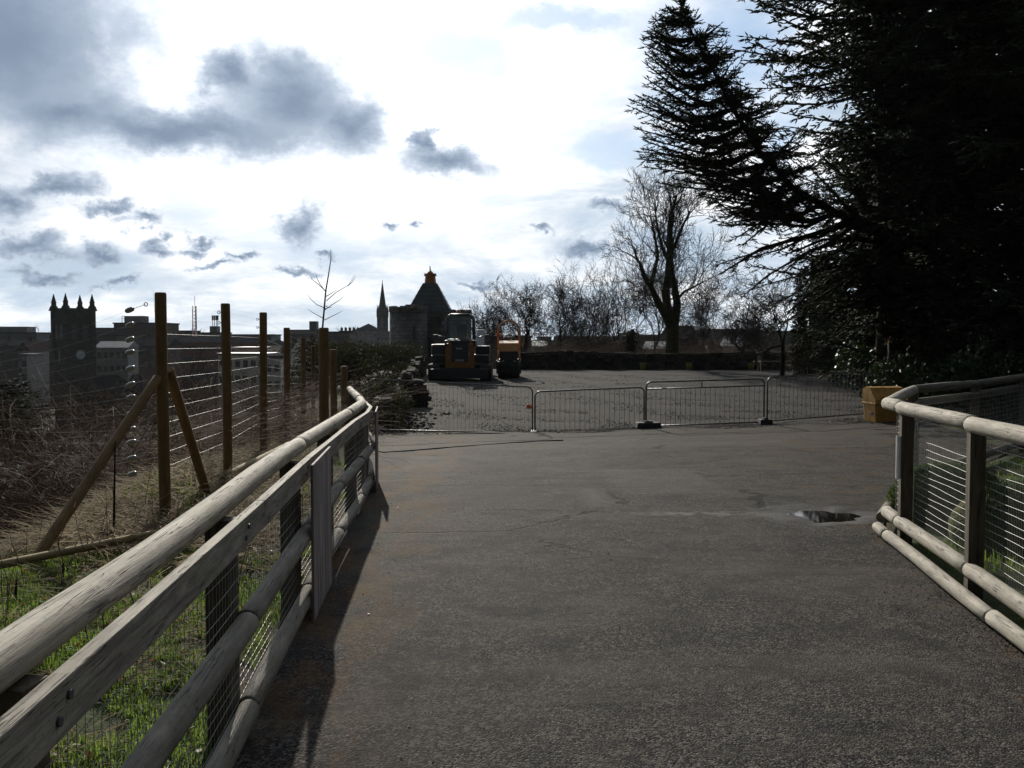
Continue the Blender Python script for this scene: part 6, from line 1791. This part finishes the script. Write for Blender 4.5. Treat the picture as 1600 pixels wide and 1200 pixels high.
# ---- loose stones on the yard, grit on the path edges (stuff)
def pebbles(name, x, y, s0, s1, mat, zoff=0.0):
    n = len(x); s = RNG.uniform(s0, s1, n) * RNG.uniform(.6, 1, n); z = HZ(x, y) + zoff + s * .2
    base = np.array([[1, 0, 0], [-1, 0, 0], [0, 1, 0], [0, -1, 0], [0, 0, .75], [0, 0, -.75]], float)
    V = np.stack([x, y, z], -1)[:, None, :] + base[None] * s[:, None, None] * RNG.uniform(.6, 1.1, (n, 6, 1)) + RNG.normal(0, .15, (n, 6, 3)) * s[:, None, None]
    T0 = np.array([[0, 2, 4], [2, 1, 4], [1, 3, 4], [3, 0, 4], [2, 0, 5], [1, 2, 5], [3, 1, 5], [0, 3, 5]])
    T = ((np.arange(n) * 6)[:, None, None] + T0[None]).reshape(-1, 3)
    return tag(bulk(name, V.reshape(-1, 3), T, M[mat]), kind='stuff')
M['pebble'] = basic('yard_stone', (0.13, 0.118, 0.108), (0.03, 0.027, 0.025), 9, 0.8, 0.2, 0, 0)
x, y = scatter(34000, (-3.4, 14), (20.3, 46), 1.7, lambda x, y: in_yard(x, y, .05) & (pnoise(x * .6, y, 1.1, 7) > -.6))
pebbles('loose_gravel', x, y, .008, .024, 'pebble')
M['pale_pebble'] = basic('pale_yard_stone', (0.34, 0.31, 0.28), (0.2, 0.18, 0.165), 9, 0.7, 0.3, 0, 0)
x, y = scatter(4200, (-3.4, 14), (20.3, 46), 1.7, lambda x, y: in_yard(x, y, .05))
pebbles('loose_gravel', x, y, .010, .026, 'pale_pebble')
x, y = scatter(5200, (-3.3, 8.5), (20.0, 20.9), 1.0, lambda x, y: x > -3.1)
pebbles('loose_gravel', x, y, .008, .026, 'pebble')
x, y = scatter(9000, (1.9, 3.3), (2.0, 9.0), 1.1, lambda x, y: in_path(x, y) & (x > path_right(y) - .55 * RNG.random(len(x)) ** 2))
pebbles('loose_grit', x, y, .004, .010, 'pebble', .006)
x, y = scatter(2500, (-2.4, -.6), (2.0, 16.0), 1.2, lambda x, y: in_path(x, y) & (x < path_left(y) + .5 * RNG.random(len(x)) ** 2 + .1))
pebbles('loose_grit', x, y, .004, .010, 'pebble', .006)
x, y = scatter(900, (-1.6, 3.0), (3.0, 16.0), 1.3, lambda x, y: in_path(x, y))
pebbles('loose_grit', x, y, .003, .008, 'pebble', .006)
x, y = scatter(1500, (-2.4, 3.4), (2.5, 17.0), 1.2, lambda x, y: in_path(x, y) & ((x < path_left(y) + .9 * RNG.random(len(x)) ** 2 + .08) | (x > path_right(y) - .8 * RNG.random(len(x)) ** 2 - .05)))
P = np.stack([x, y, HZ(x, y) + RNG.uniform(.012, .022, len(x))], -1)
V, Q = leaves(P, None, .028); V[:, 2] = np.repeat(P[:, 2], 4) + (V[:, 2] - np.repeat(P[:, 2], 4)) * .3
tag(bulk('leaf_litter', V, Q, M['deadleaf']), kind='stuff')
x, y = scatter(1100, (-3.6, -1.5), (20.4, 25.0), 1.2, lambda x, y: RNG.random(len(x)) < np.clip((-1.4 - x) / 1.4, 0, 1))
pebbles('rubble', x, y, .03, .09, 'rubble')

# ---- enclosure behind the right fence
def right_ok(x, y):
    base = np.interp(y, [p[1] for p in RF], [p[0] for p in RF]) + .12
    base2 = np.interp(y, [p[1] for p in RF2], [p[0] for p in RF2]) + .15
    return np.where(y < 8.6, x > base, x > base2)
x, y = scatter(60000, (2.4, 11), (1.5, 14), 1.2, lambda x, y: right_ok(x, y) & (pnoise(x, y, 1.1, 3) > -.2))
blades('grass', x, y, .04, .12, .009, 'grass')
for (px, py, d, rx_, rz_, lab) in ((1482, 815, 9.2, .55, .50, 'low rounded grassy mound behind the wires between the two right posts'), (1612, 815, 8.0, .60, .50, 'rounded grassy mound behind the wires at the right edge')):
    c_ = at(px, py, d); g = H(c_.x, c_.y)
    n = 24; V = []; 
    for i in range(9):
        f = i / 8; r = math.cos(f * math.pi / 2) ** .7
        for j in range(n):
            a = 2 * math.pi * j / n; k_ = 1 + .10 * math.sin(3 * a + i * .6 + px) + .05 * math.sin(7 * a)
            V.append((math.cos(a) * rx_ * r * k_, math.sin(a) * rx_ * .8 * r * k_, math.sin(f * math.pi / 2) * rz_ + .02))
    Fq = [(i * n + j, i * n + (j + 1) % n, (i + 1) * n + (j + 1) % n, (i + 1) * n + j) for i in range(8) for j in range(n)]
    o = thing('grass_mound', lab, 'mound', (c_.x, c_.y, g - .03), 'grassy mounds in the enclosure')
    bulk('earth', V, Fq, M['mound'], o, True)
    m_ = 5000; aa = RNG.uniform(0, 6.28, m_); ff = np.arccos(RNG.random(m_)) * 2 / math.pi; rr = np.cos(ff * math.pi / 2) ** .7
    P = np.stack([np.cos(aa) * rx_ * rr, np.sin(aa) * rx_ * .8 * rr, np.sin(ff * math.pi / 2) * rz_], -1)
    Dd = P / np.array([rx_ ** 2, rx_ ** 2, rz_ ** 2]) ; Dd /= np.linalg.norm(Dd, axis=1, keepdims=True); Dd = Dd * .6 + np.array([0, 0, .6]) + RNG.normal(0, .3, (m_, 3))
    V2, T2 = spindles(P, Dd, RNG.uniform(.04, .09, m_), np.full(m_, .005)); s_ = bulk('turf', V2, T2, M['grass'], o); s_['kind'] = 'stuff'
